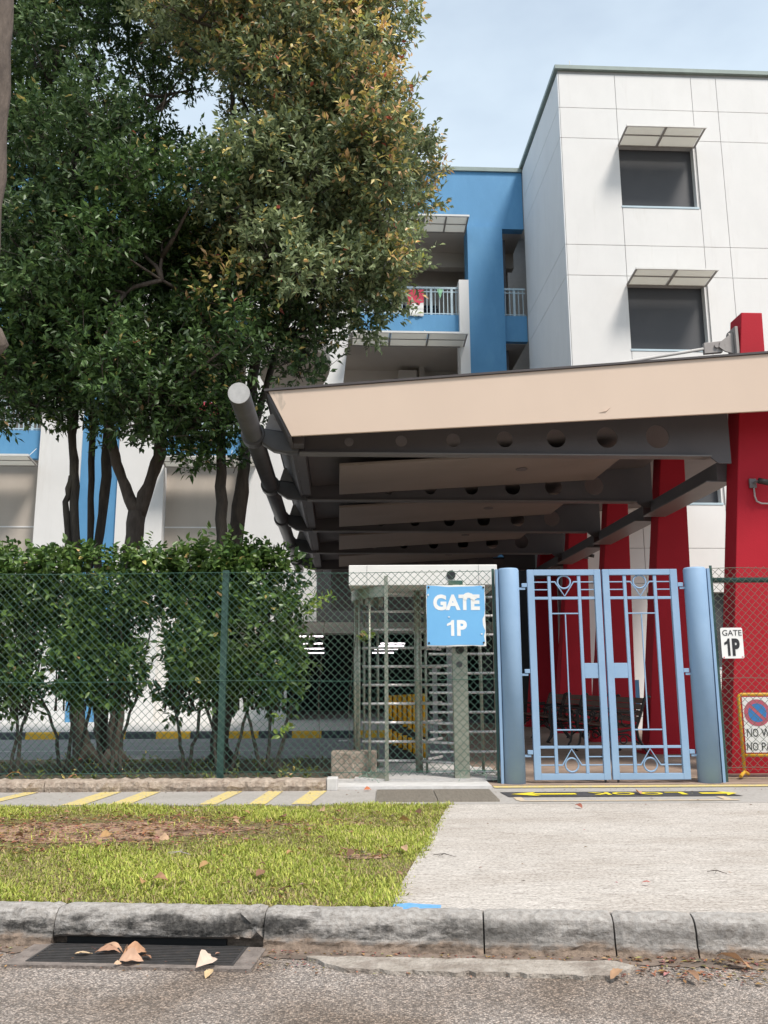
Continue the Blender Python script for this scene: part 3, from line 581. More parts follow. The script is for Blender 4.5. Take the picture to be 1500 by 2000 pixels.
for i, (q, L_, c, lab) in enumerate((((718,1546),.09,(.50,.16,.07),'reddish brown leaf on the pale slab before the turnstile'),((1248,1553),.14,(.55,.30,.17),'curled brown leaf on the black marking by the right gate post'),((1130,1579),.10,(.34,.12,.08),'thin reddish leaf at the back of the concrete apron'),((1262,1730),.05,(.42,.10,.08),'small red leaf on the concrete apron'),((1205,1912),.10,(.40,.24,.14),'brown leaf in the gutter below the apron'),((1435,1887),.16,(.42,.24,.13),'broad brown leaf in the gutter at the right edge'),((1350,1915),.10,(.30,.17,.10),'dark curled leaf in the dirt at the foot of the kerb on the right'))):
    z = 0 if q[1] < 1800 else -.155; x, y = pz(*q, z); put_leaf(x, y, z+.012, L_, L_*.42, .12, 500+i, random.uniform(0,3), c, lab, None, .08)
for i, (q, sp, lab) in enumerate((((868,1673),.14,'thin dark forked twig on the apron near the grass'),((1400,1706),.09,'short dark twig on the apron towards the right edge'),((350,1678),.16,'pale forked twig lying on the grass'))):
    x, y = pz(*q, 0); z = .006 if i < 2 else .035; t = MB(); t.tube([(x-sp/2,y+.03,z),(x,y,z+.012),(x+sp/2,y-.04,z)], [.002,.003,.0015], 5); t.tube([(x,y,z+.012),(x-sp*.3,y-.05,z+.006)], [.002,.001], 5)
    t.build('twig', 'bark' if i < 2 else 'conduit', label=lab, cat='twig')
# ================================================================ RIGHT-HAND WHITE BLOCK (axes u, v)
VB = 20.0; UL = 5.70; VC = 24.5; ZT = 16.95
blk = thing('white_block', (UL+6, VB+2, 0), 'tall white panelled end block with square open windows under slanted awnings', 'building', F=FB)
ux = lambda px, py, v=VB: hit(px, py, v, FB).x
uz = lambda px, py, v=VB: hit(px, py, v, FB).z
u1, u2, u3, u4 = UL, ux(1203,200), ux(1352,200), ux(1401,200)
W0, W1 = ux(1211,350), ux(1361,350)
colsu = [u1, u2, u3, u4, u4+2.9, u4+5.6, u4+8.4, u4+11]
zr = [uz(1110,210), uz(1110,269), uz(1110,477), uz(1115,537)]
FH = zr[0]-zr[2]
rows = [ZT-.12]+zr; z_ = zr[2]
while rows[-1] > 1.0: rows.append(rows[-2]-FH)
rows = [r for r in rows if r > .25]+[.02]
win = []
for t in range(4):
    zb, zt = uz(1211,405)-t*FH, uz(1211,283)-t*FH
    if zb > .4: win.append((W0, W1, zb, zt))
J = .0055
core = MB(); UE = colsu[-1]
# core behind the panels with the window shafts left open
def bands(lo, hi, holes):
    cur = hi; out = []
    for (a, b) in sorted(holes, reverse=True): out.append((b, cur)); cur = a
    out.append((lo, cur)); return out
core.box(UL, W0, VB+.03, VB+.3, 0, ZT-.12)
core.box(W1, UE, VB+.03, VB+.3, 0, ZT-.12)
for a, b in bands(0, ZT-.12, [(w[2],w[3]) for w in win]): core.box(W0, W1, VB+.03, VB+.3, a, b)
core.box(UL, UL+.25, VB+.301, VC-.002, 0, ZT-.12)
core.box(UE-.3, UE, VB+.301, VB+9, 0, ZT-.12); core.box(UL+.251, UE-.301, VB+8.7, VB+9, 0, ZT-.12); core.box(UL, UE, VB+.03, VB+9, ZT-.119, ZT-.02)
core.build('wall_core', 'joint', blk, FB)
def panel(a, b, c, d, v, side=False):
    if side: return MB().box(UL-.032, UL-.002, a+J, b-J, c+J, d-J).build('wall_panel', 'wall_sky_tint', blk, FB, bevel=.006)
    return MB().box(a+J, b-J, v, v+.028, c+J, d-J).build('wall_panel', 'wall_white', blk, FB, bevel=.006)
for i in range(len(colsu)-1):
    for j in range(len(rows)-1):
        a, b, hi, lo = colsu[i], colsu[i+1], rows[j], rows[j+1]
        hit_w = [w for w in win if a < w[1]-.05 and b > w[0]+.05 and lo < w[3]-.02 and hi > w[2]+.02]
        if not hit_w: panel(a, b, lo, hi, VB); continue
        w = hit_w[0]; top, bot = min(hi, w[3]), max(lo, w[2])
        if hi-top > .05: panel(a, b, top, hi, VB)
        if bot-lo > .05: panel(a, b, lo, bot, VB)
        if W0-a > .08: MB().box(a+J, W0, VB, VB+.028, bot, top).build('wall_panel', 'wall_white', blk, FB)
        if b-W1 > .08: MB().box(W1, b-J, VB, VB+.028, bot, top).build('wall_panel', 'wall_white', blk, FB)
for j in range(len(rows)-1): panel(VB, VC-.05, rows[j+1], rows[j], 0, side=True)
MB().box(UL-.10, UE, VB-.07, VB+9, ZT-.018, ZT+.09).build('coping', 'coping', blk, FB)
for i, w in enumerate(win):
    wf = MB().box(w[0], w[1], VB-.012, VB+.22, w[2], w[2]+.05).build('window_sill', 'rail', blk, FB)
    MB().box(w[0]+.004, w[1]-.034, VB+.20, VB+.21, w[2]+.052, w[3]-.004).build('window_screen', 'screen', blk, FB)
    a, b, c, d = w[0]+.003, w[1]-.003, w[2]+.051, w[3]-.003     # lined recess and the dim room behind
    MB().box(b-.03, b, VB+.02, VB+.30, c, d).build('window_reveal', 'wall_white', blk, FB)
    r2 = MB(); r2.box(a-1.2, b+1.2, VB+3.2, VB+3.3, c-1, d+.9); r2.box(a-1.2, b+1.2, VB+.301, VB+3.2, d+.85, d+.9); r2.box(a-1.25,a-1.2,VB+.301,VB+3.2,c-1,d+.9); r2.box(b+1.2,b+1.25,VB+.301,VB+3.2,c-1,d+.9); r2.box(a-1.2,b+1.2,VB+.301,VB+3.2,c-1,c-.95)
    r2.build('room', 'dark_room', blk, FB)
MB().tube([(UL+.5,VB+.6,ZT+.09),(UL+.5,VB+.6,ZT+.75)], .012, 6).build('lightning_rod', 'white_metal', blk, FB)
AW = ['top','middle','lower']
for i, w in enumerate(win[:3]):
    a, b, z = w[0]-.0, w[1]-.02, w[3]-.06; P0 = [(a,VB-.02,z-.05),(b,VB-.02,z-.05)]
    aw = thing('window_awning', ((a+b)/2,VB,z), ['slanted frosted awning over the topmost window of the white block','slanted frosted awning over the middle window of the white block','slanted frosted awning over the lowest window, behind the red column'][i], 'awning', 'awnings over the white block windows', F=FB)
    ou, oz, ov = .24, .12, -.72
    f0 = V(a,VB-.03,z+.02); f1 = V(b,VB-.03,z+.02); g0 = V(a+ou*0+.02,VB+ov,z+oz); g1 = V(b+.02,VB+ov,z+oz)
    fr = MB(); r = .028
    fr.tube([f0,g0], r, 4); fr.tube([f1,g1], r, 4); fr.tube([(f0+f1)/2,(g0+g1)/2], r*1.3, 4); fr.tube([f0,f1], r, 4)
    fr.tube([f0.lerp(g0,.55), f1.lerp(g1,.55)], r*.8, 4)
    fr.build('frame', 'awn_frame', aw, FB)
    MB().tube([g0-V(.03,0,0),g1+V(.03,0,0)], r*1.15, 4).build('front_rail', 'white_metal', aw, FB)
    for s in range(2):
        for t in ((.03,.53),(.57,.97)):
            A = lambda k, t_: f0.lerp(f1, k).lerp(g0.lerp(g1, k), t_)
            k0, k1 = s*.5+.02, s*.5+.48; up = V(0,0,.012)
            MB().hexa([A(k0,t[1]),A(k1,t[1]),A(k1,t[0]),A(k0,t[0])]+[q+up for q in (A(k0,t[1]),A(k1,t[1]),A(k1,t[0]),A(k0,t[0]))]).build('pane', 'awn_pane', aw, FB)
# ================================================================ BLUE AND WHITE MAIN BUILDING
mb = thing('school_building', (-6, VC+3, 0), 'long blue and white school building with open corridors, railings and awnings', 'building', F=FB)
UW = -24.0
c_ = lambda px, py: hit(px, py, VC, FB)
zpar = [(c_(897,665).z, c_(897,615).z), (c_(60,895).z, c_(60,840).z)]   # parapet bands: third floor, second floor
ztop = c_(980,447).z; zroof = c_(960,329).z
FLH = zpar[0][1]-zpar[1][1]
def fb(n, m, a, b, c, d, z0, z1, par=mb, **k): return MB().box(a,b,c,d,z0,z1).build(n, m, par, FB, **k)
uA, uB = c_(915,600).x, c_(984,600).x        # right blue column
uP = c_(897,650).x                            # narrow white post beside it
uM0, uM1 = c_(75,960).x, c_(157,960).x; uN0, uN1 = uM1, c_(231,960).x; uO1 = c_(321,960).x
fb('roof_wall', 'wall_blue', UW, UL-.04, VC, VC+.3, ztop, zroof-.13)
fb('coping', 'coping', UW, UL-.04, VC-.06, VC+.5, zroof-.13, zroof)
fb('column', 'wall_blue', uA, uB, VC-.12, VC+.6, 4.61, ztop+.001)
fb('column', 'wall_white', uP, uA-.003, VC-.16, VC+.5, 4.61, c_(905,551).z)
for a, b, m in ((uM0,uM1-.003,'wall_white'),(uN0,uN1-.003,'wall_blue'),(uN1,uO1,'wall_white')):
    fb('column', m, a, b, VC-.16 if m=='wall_white' else VC-.10, VC+.5, 0, ztop)
bayw = uA-uN0
for k in (1,2): # the same pattern repeated further left, outside the frame
    for a, b, m in ((uM0,uM1-.003,'wall_white'),(uN0,uN1-.003,'wall_blue'),(uN1,uO1,'wall_white')):
        if a-bayw*k*.7 > UW: fb('column', m, a-8.2*k, b-8.2*k, VC-.15, VC+.5, 0, ztop)
# white sail-shaped wall with the round opening, between the two big bays
sx0, sx1 = c_(480,800).x, c_(655,740).x
h0 = c_(575,715); R = (c_(646,715).x-h0.x)
out_ = [(sx0,c_(500,1215).z),(c_(618,1215).x,c_(618,1215).z),(c_(618,1090).x,c_(618,1090).z),(c_(670,755).x,c_(670,755).z),(c_(688,600).x,c_(688,600).z),(c_(690,560).x,c_(690,470).z),(sx0,c_(500,470).z)]
v, f = flat(out_, [circ(h0.x, h0.z, R, 40)], .12)
b = place(v, f, (0,VC-.12,0), (1,0,0), (0,0,1)); b.build('feature_wall', 'wall_white', mb, FB)
RI = MB(); n = 40
for i in range(n):
    a0, a1 = 2*pi*i/n, 2*pi*(i+1)/n
    RI.add([(h0.x+R*cos(q),y,h0.z+R*sin(q)) for q in (a0,a1) for y in (VC-.01,VC+.9)], [(0,1,3,2)])
RI.build('round_reveal', 'wall_white', mb, FB)
gaps = [(UW,uM0),(uO1,sx0),(c_(690,640).x,uP-.003),(uB,UL-.04)]
for fi, (z0, z1) in enumerate(zpar):
    for gi, (a, b) in enumerate(gaps):
        if gi == 2 or gi == 3 or gi <= 1:
            fb('parapet', 'wall_blue', a, b, VC+.02, VC+.2, z0, z1)
    fb('floor_slab', 'beige_inner', UW, UL-.05, VC+.201, VC+2.6, z0-.02, z0+.18)
    # corridor back wall with louvred windows
    fb('corridor_wall', 'beige_inner', UW, UL-.05, VC+2.6, VC+2.75, z0, z0+FLH+.9)
fb('corridor_wall', 'beige_inner', UW, UL-.05, VC+2.6, VC+2.75, 4.4, zpar[1][0])
fb('corridor_ceiling', 'beige_inner', UW, UL-.05, VC+.301, VC+2.6, ztop+.0, ztop+.1)
fb('ceiling_beam', 'beige_inner', UW, UL-.05, VC+1.6, VC+1.9, ztop-.5, ztop-.001)
fb('side_wall', 'dark_room', UL-.7, UL-.5, VC+.7, VC+2.6, 0, ztop)
lz = [zpar[0][0]+.2, zpar[0][0]+2.15]
for a, b in ((c_(700,560).x, c_(903,560).x-.45),(-9,-3)):
    lv = fb('louvre_window', 'louvre', a, b, VC+2.53, VC+2.598, lz[0], lz[1])
    for k in range(15): MB().prism([(VC+2.50,lz[0]+.05+k*.138),(VC+2.53,lz[0]+.05+k*.138),(VC+2.53,lz[0]+.13+k*.138)], 'x', a+.03, b-.03).build('slat', 'louvre', lv, FB)
# second floor bay seen above the canopy: shutter, box, pillar
z2 = zpar[1][1]+.25
sh = fb('roller_shutter', 'beige_inner', c_(655,720).x, c_(826,720).x, VC+2.50, VC+2.598, zpar[1][1], c_(740,727,).z+.35)
for k in range(9): fb('slat', 'beige_inner', c_(655,720).x+.02, c_(826,720).x-.02, VC+2.46, VC+2.499, zpar[1][1]+.05+k*.2, zpar[1][1]+.17+k*.2, sh)
fb('shutter_box', 'beige_inner', c_(788,700).x, c_(826,700).x, VC+2.1, VC+2.599, c_(800,715).z+.25, c_(800,693).z+.3)
fb('corridor_pillar', 'beige_inner', c_(829,700).x+.05, c_(829,700).x+.22, VC+2.2, VC+2.599, zpar[1][1], zpar[0][0]-.021)
# lower storey: beige blinds between the columns with a hem line
zb0, zb1 = c_(60,1085).z, c_(60,905).z
for a, b in ((UW,uM0-.004),(uO1+.004,c_(565,1000).x)):
    bl = fb('shade_blind', 'beige', a, b, VC+.25, VC+.29, zb0, zb1+.35)
    zz = c_(60,1026).z; fb('hem', 'wall_white', a, b, VC+.235, VC+.249, zz-.02, zz+.02, bl)
    fb('sill_rail', 'rail', a, b, VC-.02, VC+.1, zb0-.07, zb0-.002)
    fb('ground_wall', 'wall_white', a, b, VC+.11, VC+.3, 0, zb0-.071)
# white ground wall right of the hedge and the undercroft header with dark room
uw0, uw1 = c_(565,1150).x, c_(618,1150).x
fb('ground_wall', 'wall_white', uw0, uw1, VC-.05, VC+.25, c_(600,1216).z, zb0+.1)
zh1, zh0 = c_(600,1217).z, c_(600,1238).z
fb('undercroft_header', 'beige', uw0-1.4, UL-.8, VC-.3, VC+.4, zh0, zh1)
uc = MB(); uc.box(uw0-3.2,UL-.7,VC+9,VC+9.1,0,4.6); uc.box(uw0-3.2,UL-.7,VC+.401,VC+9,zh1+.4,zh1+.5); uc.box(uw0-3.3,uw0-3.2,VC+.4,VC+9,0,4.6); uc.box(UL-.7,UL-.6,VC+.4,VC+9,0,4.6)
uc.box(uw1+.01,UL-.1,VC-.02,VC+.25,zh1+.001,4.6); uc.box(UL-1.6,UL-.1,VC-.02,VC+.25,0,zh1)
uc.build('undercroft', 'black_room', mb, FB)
for (pa, pb, py, v) in ((573,633,1243,VC+1.0),(591,632,1257,VC+2.2),(593,634,1267,VC+3.4),(598,634,1275.5,VC+4.7),(742,792,1257,VC+2.2),(736,790,1262,VC+3.0),(730,778,1268,VC+3.8),(726,770,1275,VC+4.8)):
    a, b = hit(pa,py,v,FB), hit(pb,py,v,FB)
    fx = MB().box(a.x,b.x,v-.05,v+.05,a.z+.02,a.z+.07).build('lamp_housing', 'black_room', mb, FB)
    MB().tube([(a.x+.02,v,a.z),(b.x-.02,v,a.z)], .019, 8).build('tube', 'tube', fx, FB)
# main railings (uprights, top and bottom rail) on the parapets
def railing(a, b, z, lab):
    g = thing('railing', ((a+b)/2, VC+.1, z), lab, 'railing', 'pale railings on the corridor parapets', F=FB)
    hgt = .93
    MB().box(a,b,VC+.07,VC+.13,z+hgt-.06,z+hgt).build('top_rail', 'rail', g, FB); MB().box(a,b,VC+.08,VC+.12,z+hgt-.17,z+hgt-.14).build('upper_rail', 'rail', g, FB)
    MB().box(a,b,VC+.08,VC+.12,z+.05,z+.08).build('bottom_rail', 'rail', g, FB)
    n = max(3, int((b-a)/.125)); p0 = None
    for i in range(n):
        x = a+(b-a)*(i+.5)/n; big_ = i % 5 == 2
        if p0 is None or big_:
            MB().box(x-(.035 if big_ else .012),x+(.035 if big_ else .012),VC+(.075 if big_ else .085),VC+(.125 if big_ else .11),z+.001,z+hgt-.061).build('post' if big_ else 'baluster', 'rail', g, FB)
            if not big_: p0 = [o for o in g.children if o.name.startswith('baluster')][0]; px0 = x
        else:
            c = p0.copy(); COL.objects.link(c); c.parent = g; c.location.x += x-px0
    return g
railing(c_(700,600).x, uP-.004, zpar[0][1], 'long pale blue railing beside the right blue column, hung with flags')
railing(uB+.003, UL-.06, zpar[0][1], 'short pale blue railing between the right blue column and the white block')
railing(uO1+.01, sx0-.01, zpar[1][1], 'pale railing above the parapet behind the middle trees')
railing(UW+11, uM0-.01, zpar[1][1], 'pale railing above the blue parapet at the left edge')
railing(uO1+.01, sx0-.01, zpar[0][1], 'upper pale railing hidden among the tree crowns')
# awnings on the main building
def awning(a, b, z, lab, nb, v=VC-.12, dep=.80, rise=.10):
    g = thing('corridor_awning', ((a+b)/2, v, z), lab, 'awning', 'white framed awnings on the school corridors', F=FB)
    f0, f1, g0, g1 = V(a,v,z), V(b,v,z), V(a,v-dep,z+rise), V(b,v-dep,z+rise); A = lambda k, t: f0.lerp(f1,k).lerp(g0.lerp(g1,k),t)
    MB().tube([g0-V(.03,0,0),g1+V(.03,0,0)], .04, 4).build('front_rail', 'white_metal', g, FB)
    for k in range(nb+1): MB().tube([A(k/nb,0),A(k/nb,.97)], .03, 4).build('arm', 'awn_frame' , g, FB)
    MB().tube([f0,f1], .03, 4).build('back_rail', 'awn_frame', g, FB); MB().tube([A(0,.5),A(1,.5)], .018, 4).build('middle_rail', 'awn_frame', g, FB)
    for k in range(nb):
        for t0, t1 in ((.03,.48),(.52,.96)):
            q = [A((k+.03)/nb,t1),A((k+.97)/nb,t1),A((k+.97)/nb,t0),A((k+.03)/nb,t0)]
            MB().hexa(q+[p+V(0,0,.012) for p in q]).build('pane', 'awn_pane', g, FB)
    for k in range(nb+1): MB().tube([A(k/nb,.9),V(a+(b-a)*k/nb-.05,v,z+rise+.40)], .008, 4).build('tie', 'white_metal', g, FB)
awning(c_(700,440).x, uA-.08, c_(800,455).z-.02, 'white framed awning under the blue roof band, left of the blue column', 5)
awning(c_(686,670).x, uP+.1, zpar[0][0]-.25, 'white framed awning under the blue parapet, just above the canopy', 3)
awning(UW+10, uM0-.05, zpar[1][0]-.25, 'white framed awning under the parapet at the left edge', 5)
awning(uO1+.03, sx0+.35, zpar[1][0]-.25, 'white framed awning over the middle beige blind, behind the trees', 4)
# cloth flags on the railings
def cloth(p, w, h, m, lab, tri=False):
    nx, ny = 6, 6; vs = []
    for j in range(ny+1):
        for i in range(nx+1):
            k = (1-j/ny*.95) if tri else 1
            vs.append((p[0]+w*(.5+(i/nx-.5)*k), p[1]+.02*sin(i*1.9+j*.7)+.012*sin(j*2.2), p[2]-h*j/ny+random.gauss(0,.006)))
    MB().add(vs, [(j*(nx+1)+i,(j+1)*(nx+1)+i,(j+1)*(nx+1)+i+1,j*(nx+1)+i+1) for j in range(ny) for i in range(nx)]).build('flag', m, None, FB, smooth=True, label=lab, cat='flag', group='cloth flags on the railings')
q = c_(795,566); cloth((q.x,VC-.02,q.z), .50, .50, 'flag_red', 'red cloth flag on the upper railing at the edge of the orange crown')
q = c_(800,592); cloth((q.x,VC-.03,q.z), .42, .42, 'white', 'white cloth below the red one on the upper railing')
q = c_(853,565); cloth((q.x,VC-.02,q.z), .19, .32, 'flag_green', 'small light green pennant on the upper railing', True)
q = c_(385,786); cloth((q.x,VC-.02,q.z), .62, .42, 'flag_red', 'wide red cloth seen through the middle trees on the lower railing')
q = c_(448,795); cloth((q.x,VC-.02,q.z), .22, .22, 'flag_pink', 'small pink pennant right of the wide red cloth', True)
q = c_(68,548); cloth((q.x,VC-.02,q.z), .30, .42, 'flag_red', 'red cloth glimpsed through the left crowns high on the building')
# ================================================================ ENTRANCE CANOPY
D1, SP, NB = 10.6, 2.83, 5
can = thing('entrance_canopy', (2.5, 16, 0), 'entrance canopy with cream front fascia, perforated steel beams and flared red columns', 'canopy', F=FB)
zb = lambda u: 3.97+.065*(u+.57); zt = lambda u: 4.52+.092*(u+.85)
VE, UR = 23.4, 8.2
bl = [D1+SP*k for k in range(NB)]
cu = lambda z: (4.70+.107*z, 5.50+.02*z)
fa = MB().prism([(-.85,zt(-.85)),(-.57,zb(-.57)),(UR,zb(UR)),(UR,zt(UR))], 'y', 9.965, 10.0).build('fascia', 'fascia', can, FB, bevel=.004)
q0, q1 = hit(1170,806,9.96,FB), hit(1193,795,9.96,FB)        # the small dent in the fascia
st_ = [(-.80,zt(-.80)-.02),(-.66,zt(-.66)-.02),(-.67,zt(-.66)-.10),(-.64,zt(-.64)-.17),(-.69,zt(-.69)-.26),(-.73,zt(-.73)-.15)]
MB().prism(st_, 'y', 9.9635, 9.9648).build('stain', 'fascia_stain', fa, FB)
MB().tube([(q0.x,9.962,q0.z),((q0.x+q1.x)/2+.01,9.958,(q0.z+q1.z)/2-.015),(q1.x,9.962,q1.z)], [.001,.006,.001], 6).build('dent', 'fascia', fa, FB, smooth=True)
MB().prism([(-.90,zt(-.90)+.002),(-.90,zt(-.90)+.028),(UR,zt(UR)+.028),(UR,zt(UR)+.002)], 'y', 9.94, VE).build('roof_flashing', 'roof_edge', can, FB)
MB().prism([(-.84,zt(-.84)-.002),(-.62,zt(-.62)-.09),(UR,zt(UR)-.09),(UR,zt(UR)-.002)], 'y', 10.003, VE).build('roof_deck', 'ceil_dark', can, FB)
MB().prism([(-.88,zt(-.88)-.001),(-.60,zb(-.57)+.0),(-.567,zb(-.57)),(-.80,zt(-.85)-.04)], 'y', 10.003, VE).build('edge_trim', 'steel', can, FB)
MB().prism([(-.563,zb(-.57)),(-.563,zb(-.57)+.30),(-.44,zb(-.57)+.30),(-.44,zb(-.57)-.0)], 'y', 10.3, VE).build('gutter', 'steel', can, FB)
for k, v in enumerate(bl):
    zl = 3.93
    outer = [(-.50,zl),(4.74,zl),(4.86,zl-.09),(5.02,zl-.09),(5.02,zt(5)-.095),(-.50,zt(-.5)-.095)]
    holes = [circ(.12+.66*i, zl+.15+.018*i, .058+.016*i, 22) for i in range(7)]
    vv, ff = flat(outer, holes, .012)
    bm_ = place(vv, ff, (0,v,0), (1,0,0), (0,0,1)).build('beam', 'steel', can, FB)
    MB().box(-.50,4.74,v-.085,v+.085,zl-.018,zl-.001).build('flange', 'flange', bm_, FB)
    # column
    zc = 5.92; a0, b0 = cu(0); a1, b1 = cu(zc)
    MB().hexa([V(a0,v,0),V(b0,v,0),V(b0,v+.34,0),V(a0,v+.34,0),V(a1,v,zc),V(b1,v,zc),V(b1,v+.34,zc),V(a1,v+.34,zc)]).build('column', 'red', can, FB, bevel=.012)
    MB().box(a0-.05,b0+.05,v-.05,v+.39,.021,.06).build('base_plate', 'red', can, FB)
    # bracket arm out to the pipe, collar, lug and tie rod
    MB().prism([(-1.00,4.24),(-.86,4.22),(-.70,4.20),(-.505,4.28),(-.505,3.915),(-.66,3.915),(-.82,3.945),(-.97,4.04)], 'y', v-.075, v+.075).build('bracket_arm', 'pipe', can, FB, bevel=.02)
    MB().tube([(-1.08,v-.10,4.155),(-1.08,v+.10,4.155)], .148, 28).build('collar', 'pipe', can, FB, smooth=False, bevel=.01)
    lg = MB().prism([(-.94,4.22),(-.70,4.19),(-.72,4.40),(-.80,4.46),(-.88,4.42)], 'y', v-.02, v+.02).build('lug', 'bracket', can, FB)
    MB().disc((-.80,v-.03,4.385), .035, 'y', .03, 12).build('bolt', 'bracket', lg, FB)
    zr_, ur = 5.53, cu(5.53)[0]
    MB().tube([(-.80,v+.14,4.40),(ur-.42,v+.14,zr_-.075)], .022, 10).build('tie_rod', 'rod', can, FB, smooth=True)
    bk = MB().box(ur-.055,ur-.015,v+.02,v+.27,zr_-.28,zr_+.20); bk = bk.build('rod_bracket', 'bracket', can, FB, bevel=.004)
    MB().hexa([V(ur-.45,v+.11,zr_-.155),V(ur-.20,v+.11,zr_-.13),V(ur-.20,v+.17,zr_-.13),V(ur-.45,v+.17,zr_-.155),V(ur-.45,v+.11,zr_-.005),V(ur-.20,v+.11,zr_+.03),V(ur-.20,v+.17,zr_+.03),V(ur-.45,v+.17,zr_-.005)]).build('clevis', 'bracket', bk, FB, bevel=.005)
    MB().prism([(ur-.26,zr_-.07),(ur-.24,zr_+.0),(ur-.06,zr_+.14),(ur-.06,zr_-.16),(ur-.18,zr_-.13)], 'y', v+.08, v+.105).build('gusset', 'bracket', bk, FB)
    for dz in (.10,-.18): MB().disc((ur-.08,v+.15,zr_+dz), .05, 'x', .05, 12).build('nut', 'bracket', bk, FB)
    MB().disc((ur-.29,v+.10,zr_-.05), .028, 'y', .03, 10).build('pin', 'bracket', bk, FB)
    if k < NB-1:
        v0, v1_ = v+.71, v+SP-.33
        pn = MB().prism([(-.0,zb(0)-.06),(-.0,zb(0)-.02),(3.98,zb(3.98)-.02),(3.98,zb(3.98)-.06)], 'y', v0, v1_).build('ceiling_panel', 'ceil', can, FB, bevel=.006)
        u_ = 2.62; MB().disc((u_,v0+.75,zb(u_)-.068), .085, 'z', .014, 20).build('downlight', 'ceil_dark', pn, FB)
        MB().box(4.98,5.16,v+.341,v+SP-.001,3.70,3.94).build('edge_beam', 'steel', can, FB, bevel=.006)
        MB().box(4.84,5.20,v+.36,v+SP-.02,3.682,3.698).build('edge_flange', 'flange', can, FB)
        MB().prism([(-.43,zb(-.43)+.17),(-.43,zb(-.43)+.20),(4.9,zb(4.9)+.20),(4.9,zb(4.9)+.17)], 'y', v+.013, v+SP-.013).build('soffit', 'ceil_dark', can, FB)
pp = MB().tube([(-1.08,8.98,4.155),(-1.08,VE+.4,4.155)], .118, 32).build('pipe', 'pipe', can, FB, smooth=False)
pp.data.polygons.foreach_set('use_smooth', [len(p.vertices)==4 for p in pp.data.polygons])
MB().tube([(-1.08,8.966,4.155),(-1.08,8.979,4.155)], .117, 32).build('pipe_cap', 'pipe_cap', can, FB)
MB().box(-.2,4.6,21.95,22.05,2.9,4.2).build('end_screen', 'ceil_dark', can, FB)
# cameras on the columns
def cctv(u, v, z, lab, s=1.0, flip=-1):
    g = thing('security_camera', (u,v,z), lab, 'camera', F=FB)
    MB().box(u-.045*s,u+.045*s,v-.03,v-.001,z-.06*s,z+.06*s).build('mount', 'camera_grey', g, FB, bevel=.004)
    MB().tube([(u+.01,v-.03,z),(u+.03,v-.10,z+.01),(u+.10*s,v-.14,z+.0)], .018, 8).build('arm', 'camera_grey', g, FB)
    MB().tube([(u+.02,v-.13,z+.01),(u+.14*s,v-.15,z-.02)], .038*s, 14).build('housing', 'iron', g, FB, smooth=True); return g
q = hit(1468,945,D1,FB); g = cctv(q.x, D1-.012, q.z, 'small dark camera high on the front red column with a pale cable')
MB().tube([(q.x+.01,D1-.03,q.z-.06),(q.x+.01,D1-.035,q.z-.17),(q.x+.03,D1-.035,q.z-.235),(q.x+.09,D1-.03,q.z-.262),(q.x+.5,D1-.025,q.z-.268)], .011, 8).build('cable', 'conduit', g, FB, smooth=True)
q = hit(1155,1078,D1+3*SP,FB); cctv(cu(q.z)[1]-.05, D1+3*SP-.012, q.z-.1, 'small dark camera on a rear red column above the gates')
# ================================================================ TURNSTILE
ts = thing('turnstile', (.45,10.7,.035), 'full height stainless turnstile with pale header behind the chain link fence', 'turnstile')
X = lambda px, Y, py=1330: hit(px, py, Y).x
Z = lambda py, Y, px=850: hit(px, py, Y).z
hx0, hx1 = X(681,10.12,1122), X(971,10.12,1122); hz0, hz1 = Z(1143,10.12), Z(1103,10.12)
hd = MB().box(hx0,hx1,10.12,11.5,hz0,hz1).build('header', 'header', ts, bevel=.008)
for px in (717,935): MB().box(X(px,10.12,1122)-.002,X(px,10.12,1122)+.002,10.114,10.1195,hz0+.01,hz1-.005).build('seam', 'joint', hd)
MB().disc((X(881,10.11,1123),10.112,Z(1123,10.11)), .052, 'y', .014, 24).build('lamp_disc', 'black', hd)
MB().box(X(880,10.11),X(908,10.11),10.108,10.1195,Z(1142,10.11),Z(1134,10.11)).build('label_plate', 'mesh', hd)
cx, cy, RR = X(817,10.75), 10.75, .80
def arcplate(a0, a1, r, z0, z1, th=.012, n=20):
    b = MB()
    for i in range(n):
        p = [radians(a0+(a1-a0)*j/n) for j in (i,i+1)]
        q = [V(cx+rr*cos(t),cy+rr*sin(t),0) for rr, t in ((r,p[0]),(r,p[1]),(r+th,p[1]),(r+th,p[0]))]
        b.hexa([V(k.x,k.y,z0) for k in q]+[V(k.x,k.y,z1) for k in q])
    return b
arcplate(122, 242, RR, 2.08, 2.20).build('cage_band', 'stainless', ts); arcplate(122, 242, RR, .036, .12).build('cage_band', 'stainless', ts)
for a in (130,150,168,185,203,221): MB().tube([(cx+(RR-.03)*cos(radians(a)),cy+(RR-.03)*sin(radians(a)),.036),(cx+(RR-.03)*cos(radians(a)),cy+(RR-.03)*sin(radians(a)),2.2)], .017, 8).build('cage_tube', 'stainless', ts, smooth=True)
a = radians(241); MB().box(cx+RR*cos(a)-.022,cx+RR*cos(a)+.022,cy+RR*sin(a)-.015,cy+RR*sin(a)+.015,.036,2.32).build('cage_post', 'stainless', ts, bevel=.003)
MB().tube([(cx,cy,.036),(cx,cy,2.28)], .045, 16).build('rotor_post', 'stainless', ts, smooth=True)
MB().tube([(cx+.09,cy-.05,.036),(cx+.09,cy-.05,2.2)], .016, 8).build('rotor_tube', 'stainless', ts, smooth=True)
